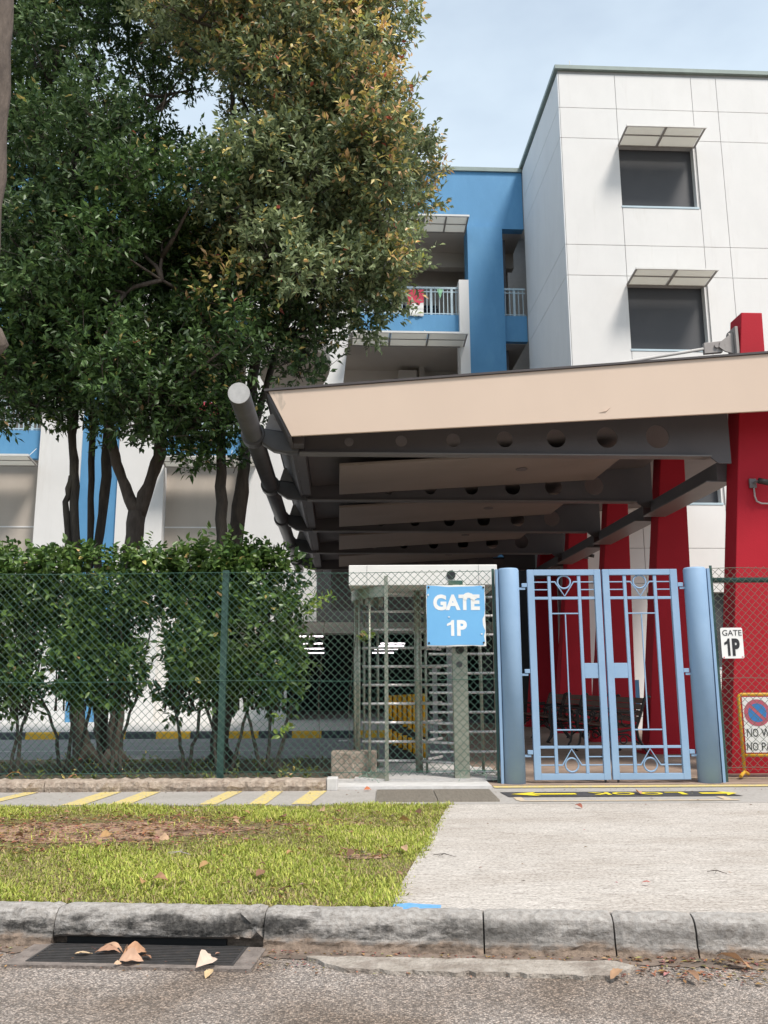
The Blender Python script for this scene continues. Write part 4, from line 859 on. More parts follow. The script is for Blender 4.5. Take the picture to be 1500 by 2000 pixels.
for i in range(10):
    z = .19+.2215*i
    for w, ln in ((181,.68),(318,.62),(62,.66)):
        t = radians(w); e = V(cos(t),sin(t),0)
        MB().tube([V(cx,cy,z)+e*.045, V(cx,cy,z)+e*ln], .0165, 8).build('rotor_arm', 'arm', ts, smooth=True)
    z2_ = z-.09+.0
    MB().tube([(X(838,10.32),10.32,z2_),(X(968,10.32),10.32,z2_)], .0155, 8).build('barrier_bar', 'arm', ts, smooth=True)
for px in (940,967): MB().tube([(X(px,10.5 if px<960 else 10.33),10.5 if px<960 else 10.33,.036),(X(px,10.4),10.5 if px<960 else 10.33,hz0)], .02, 8).build('barrier_post', 'stainless', ts, smooth=True)
cp = MB().box(X(885,10.08),X(914,10.08),10.08,10.22,.036,hz0).build('control_post', 'stainless', ts, bevel=.006)
MB().disc((X(898,10.07,1268),10.072,Z(1269,10.07)), .05, 'y', .014, 20).build('reader', 'iron', cp)
MB().disc((X(897,10.07,1298),10.072,Z(1298,10.07)), .035, 'y', .014, 16).build('knob', 'steel', cp)
MB().box(cx-.75,hx1,10.05,11.4,.0355,.055).build('floor_plate', 'slab', ts)
# things glimpsed inside, behind the turnstile
yg = thing('yellow_guard', (.25,12.6,0), 'amber ribbed plastic barrier standing behind the turnstile', 'barrier')
for k in range(8):
    px = 757+k*9.6; 
    MB().tube([(X(px+4,12.6),12.6+.03*sin(k),Z(1404+k*5,12.6)),(X(px+4,12.6),12.6+.03*sin(k),Z(1358-k*.5,12.6))], .031, 10).build('rib', 'ylw_guard', yg, smooth=True)
    MB().tube([(X(px+4,12.6),12.6+.03*sin(k),Z(1452+k*4,12.6)),(X(px+4,12.6),12.6+.03*sin(k),Z(1424+min(k,5)*4,12.6))], .031, 10).build('rib', 'ylw_guard', yg, smooth=True)
MB().box(X(756,12.6),X(834,12.6),12.66,12.70,.02,Z(1356,12.6)).build('back_panel', 'iron', yg)
pl = thing('grey_pillar', (1.3,17,0), 'pale grey pillar seen dimly behind the turnstile bars', 'pillar')
MB().tube([(X(879,17),17,0),(X(879,17),17,Z(1262,17))], .06, 16).build('shaft', 'slab', pl, smooth=True)
MB().box(X(846,17),X(855,17),17.2,17.3,0,Z(1300,17)).build('pipe', 'slab', pl)
# ================================================================ GATES
GY = 9.88
def post(px0, px1, px0b, px1b, lab, side):
    a, b = X(px0,GY,1112), X(px1,GY,1112); a2, b2 = X(px0b,GY,1532), X(px1b,GY,1532); xc = (a+b+a2+b2)/4; r = (b-a+b2-a2)/4; zt_ = Z(1111,GY,1000)
    g = thing('gate_post', (xc,GY,0), lab, 'gate post', 'sky blue posts of the double gate')
    MB().tube([(xc,GY,0),(xc,GY,zt_-.02),(xc,GY,zt_)], [r,r,r-.012], 32).build('shaft', 'gate', g, smooth=False).data.polygons.foreach_set('use_smooth',[True]*32+[True]*32+[False]*2)
    MB().box(xc+side*(r+.005),xc+side*(r+.035),GY-.04,GY+.03,.0,zt_-.01).build('fixing_flange', 'gate', g); return xc, r, zt_
pL = post(973.7,1014.7,983.4,1024.8,'sky blue round gate post beside the turnstile', -1)
pR = post(1336.9,1379.4,1362,1407,'sky blue round gate post beside the white GATE 1P sign', 1)
def leaf(pxa, pxb, pxc, pxd, mir, lab):
    xa = (X(pxa,GY,1112)+X(pxc,GY,1523))/2; xb = (X(pxb,GY,1112)+X(pxd,GY,1523))/2; w = xb-xa; z1 = Z(1112.4,GY,1180); z0 = Z(1522.8,GY,1180)
    g = thing('gate_leaf', (xa if not mir else xb,GY,z0), lab, 'gate', 'leaves of the sky blue double gate')
    fx = (lambda t: xb-t*w) if mir else (lambda t: xa+t*w); zz = lambda y: z1-(y-90)/1140*(z1-z0)
    def bx(n, t0, t1, y0, y1, th=.02, m='gate'): return MB().box(fx(t0),fx(t1),GY-th,GY+th,zz(y1),zz(y0)).build(n, m, g, bevel=.003)
    bx('stile',0,.092,90,1230,.025); bx('stile',.912,1,90,1230,.025)
    bx('rail',.0925,.9115,90,122,.024); bx('rail',.0925,.9115,1197,1230,.024)
    bx('upright',.278,.32,123,1196,.015); bx('upright',.683,.725,123,1196,.015)
    for y0, y1 in ((243,258),(1052,1066)):
        for t0, t1 in ((.0925,.277),(.321,.682),(.726,.9115)): bx('cross_rail',t0,t1,y0,y1,.016)
    bx('slim_bar',.321,.682,333,340,.010); bx('slim_bar',.321,.682,965,972,.010); bx('slim_bar',.494,.510,341,964,.008)
    for y in (160,203,1110,1153):
        for t0, t1 in ((.0925,.277),(.726,.9115)): bx('slim_bar',t0,t1,y-3,y+3,.008)
    for yc, ya, d in ((160,240,1),(1153,1069,-1)):
        c = fx(.502); r = 36/1140*(z1-z0)
        MB().ring((c,GY,zz(yc)), r, .010, 'y', 28, 6).build('ring', 'gate', g, smooth=True)
        MB().tube([(fx(.322),GY-.012,zz(yc)),(fx(.375),GY-.012,zz(yc)),(c,GY-.012,zz(ya)),(fx(.629),GY-.012,zz(yc)),(fx(.681),GY-.012,zz(yc))], .009, 6).build('chevron', 'gate', g)
    bx('lock_plate',.7255,.9115,610,692,.012)
    for y in (180,655,1088):
        h = MB().box(fx(-.075),fx(-.004),GY-.02,GY+.02,zz(y+8),zz(y-14)).build('hinge', 'gate', g, bevel=.003)
        px = pR[0]-pR[1] if mir else pL[0]+pL[1]
        MB().box(fx(-.03),px,GY-.012,GY+.012,zz(y+22),zz(y+10)).build('hinge_pin', 'gate', h)
    MB().tube([(fx(.93),GY,.0),(fx(.93),GY,z0)], .012, 8).build('drop_bolt', 'iron', g)
leaf(1029.1,1173.1,1042.8,1191.1,False,'left leaf of the sky blue gate, hinged on the post by the turnstile')
leaf(1177,1322.9,1194.7,1345.9,True,'right leaf of the sky blue gate, hinged on the post by the white sign')
# ================================================================ CHAIN LINK FENCES
def chain(x0, x1, z0, z1, Y, r, seed, p=.0865):
    h = p/2; nk = int((x1-x0)/h); nj = int((z1-z0)/h); rr = np.random.default_rng(seed); segs = []
    K, Jn = np.meshgrid(np.arange(nk), np.arange(nj+1), indexing='ij')
    xx = x0+(K+((K+Jn) % 2))*h; z_j = z0+Jn*h; 
    xx = xx+.006*np.sin(z_j*2.3+xx*1.1)+rr.normal(0,.0012,xx.shape); zz = z_j+.010*np.sin(xx*1.7)+.005*np.sin(xx*5.1+z_j*2)+rr.normal(0,.0012,xx.shape)
    yy = Y+np.where((K+Jn) % 2 == 0, .003, -.003)+.010*np.sin(xx*.9+z_j*1.2)
    P = np.stack([xx,yy,zz],-1); A = P[:,:-1].reshape(-1,3); B = P[:,1:].reshape(-1,3)
    d = B-A; d /= np.linalg.norm(d,axis=1)[:,None]; n = np.cross(d, [0,1,0]); n /= np.linalg.norm(n,axis=1)[:,None]; o = np.array([0,1,0])
    vs = np.stack([A+n*r, A+o*r, A-n*r, A-o*r, B+n*r, B+o*r, B-n*r, B-o*r],1).reshape(-1,3); b = (np.arange(len(A))*8)[:,None]
    f = np.concatenate([b+np.array([i,(i+1)%4,(i+1)%4+4,i+4])[None,:] for i in range(4)]); return vs, f
def fence(name, x0, x1, z0, z1, lab, m, posts, seed, extra=None):
    g = thing(name, ((x0+x1)/2,GY,0), lab, 'fence')
    v, f = chain(x0, x1, z0, z1, GY, .0027, seed); link('wire_mesh', v, f, m, g)
    for z in (z1-.035, 1.13, z0+.05): MB().tube([(x0+(x1-x0)*t/12,GY-.006,z+.008*sin(t*1.7)) for t in range(13)], .0035, 5).build('line_wire', m, g)
    for x, w in posts: 
        b = MB().box(x-w/2,x+w/2,GY+.012,GY+.018,-.1,z1-.0); b.box(x+w/2-.006,x+w/2,GY+.0185,GY+.07,-.1,z1-.0); b.build('post', 'post', g)
    return g
pq = X(434,GY); fl = fence('chain_link_fence', -9.0, X(968,GY), .10, 2.375, 'long green chain link fence in front of the hedge and the turnstile', 'mesh', ((pq,.07),(pq-3,.07),(pq-6,.07),(X(969,GY),.03)), 3)
xr = X(1391,GY,1120)-.01
fr_ = fence('chain_link_fence', xr, 7.5, .12, 2.40, 'short chain link fence with a top tube in front of the red column', 'mesh_right', ((xr+.0,.03),(6.2,.085)), 5)
MB().tube([(xr-.02,GY+.05,2.235),(7.5,GY+.05,2.235)], .030, 12).build('top_tube', 'post', fr_, smooth=True)
tg = MB()
for k in range(26):     # frayed tie wires low on the mesh by the turnstile
    x = X(lf.choice([lf.uniform(690,960), lf.uniform(685,740), lf.uniform(860,960)]),GY); z = .13+lf.uniform(-.03,.05); q = [V(x,GY-.02,z)]
    for j in range(5): q.append(q[-1]+V(lf.uniform(-.03,.035),lf.uniform(-.012,.012),lf.uniform(-.03,.03)))
    tg.tube(q, .0028, 4)
tg.build('tie_wire', 'mesh_pale', fl, kind='stuff')
# ================================================================ SIGNS
def rect_px(x0, x1, y0, y1, Y): return X(x0,Y,(y0+y1)/2), X(x1,Y,(y0+y1)/2), Z(y1,Y,(x0+x1)/2), Z(y0,Y,(x0+x1)/2)
SY = GY-.035
g = thing('gate_sign', (X(890,SY),SY,Z(1262,SY)), 'peeling sky blue sign reading GATE 1P wired to the fence before the turnstile', 'sign')
a, b, c, d = rect_px(833,948,1143,1262,SY)
def rag(a, b, c, d, n, s, amp, side=None):
    r_ = random.Random(s); P = []
    for (p, q) in (((a,c),(b,c)),((b,c),(b,d)),((b,d),(a,d)),((a,d),(a,c))):
        for i in range(n): t = i/n; P.append((p[0]+(q[0]-p[0])*t+r_.gauss(0,amp), p[1]+(q[1]-p[1])*t+r_.gauss(0,amp)))
    return P
MB().prism(rag(a,b,c,d,9,4,.0022), 'y', SY, SY+.004).build('board', 'sign_white', g)
vv, ff = flat([(a+.004,c+.012),(a+.20,c+.008),(a+.35,c+.016),(b-.03,c+.010),(b-.012,c+.05),(b-.022,c+.11),(b-.006,c+.17),(b-.030,c+.23),(b-.034,c+.30),(b-.012,c+.345),(b-.004,c+.40),(b-.006,d-.10),(b-.003,d-.02),(b-.05,d-.006),(b-.13,d-.014),(a+.25,d-.02),(a+.12,d-.008),(a+.006,d-.003),(a+.003,d-.1),(a+.012,d-.13),(a+.003,d-.16)], (), .0005)
place(vv, ff, (0,SY-.0022,0), (1,0,0), (0,0,1)).build('blue_print', 'sign_blue', g)
def put_text(st, x0, x1, y0, y1, Y, m, par, off=.03, nm='lettering'):
    a, b, c, d = rect_px(x0,x1,y0,y1,Y)
    if st == '1P':      # a numeral one with its flag, then the P
        w = b-a; h = d-c; w1 = w*.36; s = w1*.44
        P = [(w1-s,0),(w1,0),(w1,h),(w1-s*.75,h),(w1-s*1.2,h*.86),(0,h*.76),(0,h*.62),(w1-s,h*.70)]
        vv, ff = flat(P, (), .0006); place(vv, ff, (a,Y-.004,c), (1,0,0), (0,0,1)).build('numeral', m, par)
        st = 'P'; a = a+w*.50
    v, f = text(st, b-a, d-c, off); return place(v, f, (a,Y-.004,c), (1,0,0), (0,0,1)).build(nm, m, par)
put_text('GATE', 846, 937, 1161, 1192, SY, 'white', g, .045); put_text('1P', 873, 912, 1211, 1242, SY, 'white', g, .045)
r_ = random.Random(9)
def torn(px, py, rx, ry, s):
    c0 = hit(px,py,SY-.0052); rr = random.Random(s); P = [(c0.x+rx/178*cos(t)*rr.uniform(.6,1.25), c0.z+ry/178*sin(t)*rr.uniform(.55,1.3)) for t in [2*pi*i/16 for i in range(16)]]
    v, f = flat(P, (), .0003); place(v, f, (0,SY-.0058-.0009*s,0), (1,0,0), (0,0,1)).build('torn_patch', 'sign_white', g)
for i, q in enumerate(((915,1163,11,6),(909,1168,5,5),(925,1169,6,4),(877,1205,2.2,1.2),(941,1238,2,1.6),(836,1162,1.6,2.4))): torn(*q, i)
for q in ((837,1147),(944,1147),(838,1256),(945,1255)): k_ = hit(q[0],q[1],SY-.006); MB().disc(k_, .011, 'y', .008, 10).build('tie_hole', 'black', g)
# white sign on the right-hand fence
q0 = hit(1430,1256,GY-.03); g = thing('gate_sign', tuple(q0), 'small white sign with black GATE 1P on the fence right of the gates', 'sign')
a, b, c, d = rect_px(1408.5,1451.5,1226,1286,GY-.03)
vv, ff = flat([(a+.012,c),(b-.012,c),(b,c+.012),(b,d-.012),(b-.012,d),(a+.012,d),(a,d-.012),(a,c+.012)], (), .002); place(vv, ff, (0,GY-.03,0), (1,0,0), (0,0,1)).build('board', 'sign_white', g)
put_text('GATE', 1410.5, 1448, 1230.5, 1241.5, GY-.031, 'black', g, .0); put_text('1P', 1415, 1445, 1247, 1281, GY-.031, 'black', g, .05)
for k_, (x, z) in enumerate(((b-.02,c+.015),(a+.02,c+.012))): MB().disc((x,GY-.036,z), .007, 'y', .006, 8).build('screw', 'flag_red', g)
# no waiting sign in its yellow frame
NY = 10.25
g = thing('parking_sign', (X(1510,NY),NY,.03), 'white no waiting no parking board in a yellow tubular frame behind the fence', 'sign')
xl, xr2 = X(1447,NY,1420), X(1447,NY,1420)+.86; zT, zB = Z(1356,NY,1480), .10; zM = Z(1475,NY,1480)
MB().tube([(xl,NY,zB),(xl,NY,zT-.04),(xl+.012,NY,zT-.012),(xl+.04,NY,zT),(xr2-.04,NY,zT),(xr2-.012,NY,zT-.012),(xr2,NY,zT-.04),(xr2,NY,zB)], .019, 12).build('frame', 'yellow', g, smooth=True)
MB().tube([(xl+.02,NY,zM),(xr2-.02,NY,zM)], .017, 10).build('cross_bar', 'yellow', g, smooth=True)
for x in (xl,xr2): MB().tube([(x-.10,NY-.13,.055),(x-.0,NY,.095),(x+.09,NY+.12,.055)], .019, 8).build('foot', 'yellow', g)
bx_ = MB().box(xl+.035,xr2-.035,NY-.012,NY+.0,zM+.03,zT-.03).build('board', 'sign_white', g)
BY = NY-.013
c0 = hit(1479,1392,BY); MB().disc((c0.x,BY-.001,c0.z), .150, 'y', .002, 40).build('red_ring', 'red_print', bx_)
MB().disc((c0.x,BY-.003,c0.z), .105, 'y', .002, 36).build('blue_disc', 'blue_print', bx_)
e = .108*.7071; w_ = .019; P = [(c0.x-e-w_*.7,c0.z+e-w_*.7),(c0.x+e-w_*.7,c0.z-e-w_*.7),(c0.x+e+w_*.7,c0.z-e+w_*.7),(c0.x-e+w_*.7,c0.z+e+w_*.7)]
vv, ff = flat(P, (), .0008); place(vv, ff, (0,BY-.005,0), (1,0,0), (0,0,1)).build('red_bar', 'red_print', bx_)
for st, x0, wid, y0, y1 in (('NO',1459,.13,1423,1439),('WAITING',1487,.44,1423,1439),('NO',1459,.13,1450,1466),('PARKING',1488,.44,1450,1466)):
    a = X(x0,BY,(y0+y1)/2); c, d = Z(y1,BY,1480), Z(y0,BY,1480); v, f = text(st, wid, d-c, .0); place(v, f, (a,BY-.002,c), (1,0,0), (0,0,1)).build('lettering', 'black', bx_)
# ================================================================ BENCHES
def bench(u, v, lab, z=.02, Ln=1.45):
    g = thing('park_bench', (u,v+Ln/2,z), lab, 'bench', 'dark wooden benches along the red columns', F=FB)
    # local: seat faces -u, back towards +u
    for k in range(5): MB().box(u-.26+k*.098,u-.26+k*.098+.082,v+.03,v+Ln-.03,z+.42+.008*abs(k-2),z+.445+.008*abs(k-2)).build('seat_slat', 'wood', g, FB, bevel=.004)
    for k in range(4):
        zz = z+.50+k*.088; uu = u+.235+k*.028
        MB().hexa([V(uu,v+.03,zz),V(uu+.025,v+.03,zz),V(uu+.025,v+Ln-.03,zz),V(uu,v+Ln-.03,zz)]+[V(uu+.022,v+.03,zz+.080),V(uu+.047,v+.03,zz+.080),V(uu+.047,v+Ln-.03,zz+.080),V(uu+.022,v+Ln-.03,zz+.080)]).build('back_slat', 'wood', g, FB, bevel=.004)
    for vv_ in (v+.03, v+Ln-.03):
        b = MB(); r = .019
        b.tube([(u-.30,vv_,z),(u-.34,vv_,z+.02),(u-.27,vv_,z+.12),(u-.24,vv_,z+.27),(u-.28,vv_,z+.40),(u-.27,vv_,z+.56),(u-.30,vv_,z+.63),(u-.22,vv_,z+.66),(u+.05,vv_,z+.645),(u+.24,vv_,z+.66)], r, 8)
        b.tube([(u+.36,vv_,z),(u+.39,vv_,z+.02),(u+.30,vv_,z+.14),(u+.22,vv_,z+.28),(u+.20,vv_,z+.42),(u+.27,vv_,z+.60),(u+.35,vv_,z+.84),(u+.40,vv_,z+.87),(u+.43,vv_,z+.85)], r*1.1, 8)
        b.tube([(u-.27,vv_,z+.40),(u-.05,vv_,z+.37),(u+.20,vv_,z+.41)], r, 8); b.tube([(u-.25,vv_,z+.22),(u-.10,vv_,z+.33),(u+.06,vv_,z+.33),(u+.23,vv_,z+.20)], r*.8, 8)
        for cu_, cz, rr in ((u-.14,z+.50,.075),(u+.06,z+.52,.075),(u-.04,z+.58,.04),(u+.0,z+.25,.05),(u-.15,z+.31,.03)): b.ring((cu_,vv_,cz), rr, .011, 'y', 14, 5)
        b.build('iron_end', 'iron', g, FB, smooth=True)
for i, (px, py, lab) in enumerate(((1238,1481,'nearest dark wooden bench with cast iron ends, seen through the right gate leaf'),(1138,1462,'second dark wooden bench, seen through the middle of the gates'),(1062,1452,'third dark wooden bench, seen through the left gate leaf'),(1000,1444,'farthest dark wooden bench, half hidden by the left gate post'))):
    q = gnd(px, py, .02, FB); bench(4.12, q.y, lab)
# background post sign glimpsed between the columns
MB().box(*[X(1238,17.5),X(1248,17.5)],17.5,17.53,Z(1378,17.5),Z(1330,17.5)).build('notice_board', 'wall_blue', label='tiny blue and white notice glimpsed between the red columns', cat='notice')
# ================================================================ TREES
def wob(path, rad, n=26, amp=.03, sub=4, seed=1):
    """smooth knobbly trunk along a polyline"""
    r_ = random.Random(seed); P = [Vector(p) for p in path]; out_, ro = [], []
    for i in range(len(P)-1):
        for s in range(sub):
            t = s/sub; p = P[i].lerp(P[i+1], t)
            if i > 0 or s > 0: p += V(r_.gauss(0,amp*.35), r_.gauss(0,amp*.35), 0)
            out_.append(p); ro.append((rad[i]*(1-t)+rad[i+1]*t)*r_.uniform(.90,1.12))
    out_.append(P[-1]); ro.append(rad[-1]); return out_, ro
def inpoly(x, y, P):
    c = False; n = len(P)
    for i in range(n):
        (x0,y0),(x1,y1) = P[i], P[(i+1)%n]
        if (y0 > y) != (y1 > y) and x < (x1-x0)*(y-y0)/(y1-y0)+x0: c = not c
    return c
def leaves(tw_p, tw_d, tw_l, nl, L, W, tint, tips, six=False, droop=.2, mul=None):
    """twigs (position, direction, length) -> leaf faces; tips: per-twig share of coloured young leaves"""
    n = len(tw_p); T = np.repeat(np.arange(n), nl); f = np.tile(np.linspace(.12, 1.0, nl), n)
    d = tw_d[T]; P = tw_p[T]+d*(tw_l[T]*f)[:,None]; m = len(T)
    a = rng.normal(size=(m,3)); side = a-d*(a*d).sum(1)[:,None]; side /= np.linalg.norm(side,axis=1)[:,None]+1e-9
    k = np.where(f > .9, 1.3, .55)[:,None]; ld = side*1.0+d*k; ld[:,2] -= droop*rng.random(m); ld /= np.linalg.norm(ld,axis=1)[:,None]
    nn = np.cross(ld, rng.normal(size=(m,3))+np.array([0,0,0.0])); up = np.array([0,-.25,1.0]); nn = nn/(np.linalg.norm(nn,axis=1)[:,None]+1e-9)*.75
    nn += up-ld*(ld@up)[:,None]; nn /= np.linalg.norm(nn,axis=1)[:,None]+1e-9
    s = np.cross(ld, nn); s /= np.linalg.norm(s,axis=1)[:,None]+1e-9
    l = (L*rng.uniform(.7,1.2,m))[:,None]; w = (W*rng.uniform(.75,1.2,m))[:,None]
    base = P; tip = P+ld*l-nn*l*.10; mid = P+ld*l*.45+nn*l*.02
    if six:
        v = np.stack([base, P+ld*l*.28+s*w*.42+nn*w*.12, P+ld*l*.62+s*w*.40+nn*w*.08, tip, P+ld*l*.62-s*w*.40+nn*w*.08, P+ld*l*.28-s*w*.42+nn*w*.12],1).reshape(-1,3)
        b = (np.arange(m)*6)[:,None]; F_ = np.concatenate([b+np.array([[0,1,2,3]]), b+np.array([[0,3,4,5]])]); q = 6
    else:
        v = np.stack([base, mid+s*w*.5+nn*w*.12, tip, mid-s*w*.5+nn*w*.12],1).reshape(-1,3)
        b = (np.arange(m)*4)[:,None]; F_ = np.concatenate([b+np.array([[0,1,2]]), b+np.array([[0,2,3]])]); q = 4
    g = rng.random(m)[:,None]; col = np.array(tint[0])*(1-g)+np.array(tint[1])*g
    yk = rng.random(m) < tips[T]*np.clip((f-.1)*1.8,0,1.1); h = rng.random(m)
    yc = np.where(h[:,None] < .5, np.array([.74,.58,.20]), np.where(h[:,None] < .78, np.array([.78,.50,.26]), np.array([.40,.42,.10])))
    pk = h > .97; yc[pk] = np.array([.55,.14,.10])
    col = np.where(yk[:,None], yc*rng.uniform(.75,1.15,(m,1)), col)*rng.uniform(.8,1.2,(m,1))
    if mul is not None: col = col*mul[T][:,None]
    return v, F_, np.repeat(col, q, 0)
def blobs(poly, r0, r1, n, Y0, Y1, gaps=(), seed=1, sep=.62):
    r_ = random.Random(seed); xs_ = [p[0] for p in poly]; ys_ = [p[1] for p in poly]; B = []
    for _ in range(n*60):
        if len(B) >= n: break
        x, y = r_.uniform(min(xs_),max(xs_)), r_.uniform(min(ys_),max(ys_)); r = r_.uniform(r0,r1)
        if not inpoly(x,y,poly): continue
        if any((x-a)**2+(y-b)**2 < (r*.9+c)**2 for a,b,c in gaps): continue
        if any((x-b[0])**2+(y-b[1])**2 < (sep*(r+b[2])/2*1.15)**2 for b in B): continue
        B.append((x,y,r,r_.uniform(Y0,Y1)))
    return B
def crown(B, dens, tint, tipf, L=.112, W=.050, nl=10, seed=1):
    TP, TD, TL, TT, TB = [], [], [], [], []
    for (x,y,r,Y) in B:
        c = np.array(hit(x,y,Y)); R = r/1700*Y*1.03; n = int(dens*(R/.45)**2)
        d = rng.normal(size=(n,3)); d /= np.linalg.norm(d,axis=1)[:,None]
        rr = R*np.clip(rng.normal(.86,.15,n),.3,1.12); p = c+d*rr[:,None]*np.array([1,1,.85])
        td = d*.75+np.array([0,-.1,.55])+rng.normal(0,.35,(n,3)); td /= np.linalg.norm(td,axis=1)[:,None]
        TP.append(p); TD.append(td); TL.append(rng.uniform(.16,.36,n)); TT.append(np.clip(tipf(x,y)*(.35+.9*np.clip(d[:,2]+.25-.35*d[:,1],0,1.2)),0,1)*(rng.random(n) < .8)*rng.choice([.15,.6,1.0,1.5]))
        TB.append(np.full(n, rng.uniform(.72,1.30)))
    TP, TD, TL, TT, TB = map(np.concatenate, (TP,TD,TL,TT,TB))
    return leaves(TP, TD, TL, nl, L, W, tint, TT, mul=TB), (TP, TD, TL)
def twigs_mesh(tw, step=3):
    P, D_, Ln = tw; b = MB()
    for i in range(0, len(P), step):
        p = Vector(P[i]); q = p+Vector(D_[i])*float(Ln[i]); p0 = p-Vector(D_[i])*.15; b.tube([p0,q], [.006,.002], 3, caps=False)
    return b
DG = ((.028,.062,.020),(.12,.20,.060)); MG = ((.042,.088,.032),(.15,.225,.085)); OG = ((.11,.155,.075),(.33,.38,.19))
gapsky = [(375,262,14),(455,172,9),(350,232,4),(435,430,6)]
def tree(lab, stems, crowns, fill=None, seed=1, m='bark', flare=None):
    b0 = stems[0][0][0]; g = thing('broadleaf_tree', (b0[0],b0[1],.03), lab, 'tree', 'trees in the bed behind the hedge')
    tb = MB()
    for i, (path, rad) in enumerate(stems):
        p, r = wob(path, rad, seed=seed*10+i); tb.tube(p, r, 12)
    for a, r0 in (flare or []):
        for k in range(5):
            t = k*1.26+seed; tb.tube([Vector(a)+V(0,0,.22), Vector(a)+V(cos(t)*r0*.9,sin(t)*r0*.7,.06), Vector(a)+V(cos(t)*r0*1.8,sin(t)*r0*1.3,-.02)], [r0*.55,r0*.42,r0*.15], 8)
    tb.build('trunk', m, g, smooth=True)
    VV, FF, CC, n0 = [], [], [], 0; lb = MB(); tws = None
    top = Vector(stems[0][0][-1])
    for (B, dens, tint, tipf, attach) in crowns:
        (v, f, c), tw = crown(B, dens, tint, tipf); VV.append(v); FF.append(f+n0); CC.append(c); n0 += len(v); at_ = [Vector(a) for a in attach]
        for (x,y,r,Y) in B:
            e = hit(x,y,Y); s = min(at_, key=lambda a:(a-e).length)
            mid = s.lerp(e,.5)+V(0,0,-.15*(e-s).length*.3); lb.tube([s, s.lerp(mid,.6)+V(random.gauss(0,.05),random.gauss(0,.05),0), mid, e], [.035,.03,.022,.008], 6)
            if random.random() < .5: at_.append(mid)
        tws = twigs_mesh(tw, 4); lb.add(tws.v, tws.f)
    lb.build('limbs', m, g, smooth=True)
    link('crown', np.concatenate(VV), np.concatenate(FF), 'leaf', g, colors=np.concatenate(CC))
    return g
A3 = lambda px, py, Y: tuple(hit(px, py, Y))
zz0 = .0
def path(pts, Y): return [A3(px,py,Y+dy) for (px,py,dy) in pts]
no = lambda x, y: .02
# A: twin-stemmed, left
BA = blobs([(-30,700),(20,640),(100,590),(215,625),(250,720),(215,800),(150,815),(60,790),(-40,800)], 42, 70, 26, 11.5, 12.8, seed=3)
BA2 = blobs([(-330,500),(-60,480),(35,490),(40,600),(-20,700),(-20,830),(-330,850)], 50, 85, 20, 11.6, 13.2, seed=4)
tree('twin stemmed tree at the left with a low rounded green crown', [(path([(165,1500,0),(152,1400,0),(143,1250,0),(148,1080,0),(146,950,0),(143,850,0),(150,720,0)],12.4),[.12,.10,.085,.065,.06,.055,.04]),
     (path([(150,1380,.1),(128,1200,.05),(131,1080,0),(128,980,0),(140,930,0)],12.4),[.07,.06,.05,.045,.045])],
     [(BA,70,DG,lambda x,y:.05,path([(146,800,0),(150,720,0)],12.4)),(BA2,55,DG,lambda x,y:.06,path([(146,780,0)],12.4))], seed=2, flare=[(A3(167,1492,12.4),.16)])
# B: two dark slim stems, upper left crown
gl = gapsky+[(160,130,8)]
BB = blobs([(35,60),(120,80),(220,150),(245,250),(235,330),(130,400),(120,520),(60,600),(20,480),(15,200)], 54, 86, 34, 11.0, 13.0, gaps=gl, seed=5, sep=.78)
BB2 = blobs([(-350,-330),(330,-330),(300,-40),(255,60),(230,130),(130,60),(20,40),(-30,400),(-350,480)], 55, 95, 46, 11.6, 14.2, gaps=gl, seed=6, sep=.75)
tree('slim dark two stemmed tree whose crown fills the upper left', [(path([(205,1500,0),(196,1400,0),(178,1200,0),(176,1050,0),(181,900,0),(178,800,0),(120,560,0),(100,420,0),(140,250,.1)],12.9),[.10,.085,.06,.05,.045,.05,.06,.05,.03]),
     (path([(200,1450,0),(198,1200,0),(190,1080,0),(206,930,0),(214,800,0),(215,650,0),(200,420,0)],12.9),[.08,.06,.065,.07,.075,.06,.04])],
     [(BB,80,MG,lambda x,y:.03,path([(120,560,0),(100,420,0),(140,250,0)],12.9)),(BB2,62,DG,no,path([(140,250,0),(100,420,0)],12.9))], seed=3)
# C: forked pale trunk, middle crown
BC = blobs([(170,330),(200,285),(290,290),(370,310),(400,380),(370,470),(480,450),(545,500),(520,580),(460,650),(400,800),(330,830),(240,800),(190,700),(150,600),(130,480)], 54, 84, 56, 10.7, 12.9, gaps=gapsky, seed=7, sep=.74)
BC2 = blobs([(250,800),(340,790),(440,830),(445,900),(400,915),(340,870),(270,850),(200,850)], 26, 42, 14, 11.6, 12.6, seed=8)
BC3 = blobs([(235,100),(420,140),(440,330),(300,330),(240,300)], 38, 60, 9, 12.6, 13.6, gaps=gapsky, seed=18)
tipC = lambda x,y: .42 if (x > 400 and y > 380 and y < 600) else (.10 if x > 300 else .02)
tree('forked grey brown tree in the middle with a dense dark crown', [(path([(222,1500,0),(226,1400,0),(240,1200,0),(255,1090,0),(268,1000,0)],12.5),[.11,.105,.11,.115,.13]),
     (path([(266,1000,0),(245,950,0),(222,890,0),(212,820,0),(230,650,0),(290,450,0)],12.5),[.10,.075,.07,.06,.06,.03]),
     (path([(270,1005,0),(296,930,0),(313,880,0),(310,800,0),(330,760,0),(400,640,0),(445,590,0)],12.5),[.11,.09,.085,.08,.075,.06,.03])],
     [(BC,88,DG,tipC,path([(230,650,0),(290,450,0),(330,760,0),(400,640,0)],12.5)),(BC2,75,DG,lambda x,y:.03,path([(310,800,0),(400,700,0)],12.5)),(BC3,30,DG,lambda x,y:.05,path([(290,450,0)],12.5))], seed=4, m='bark_pale', flare=[(A3(222,1494,12.5),.16)])
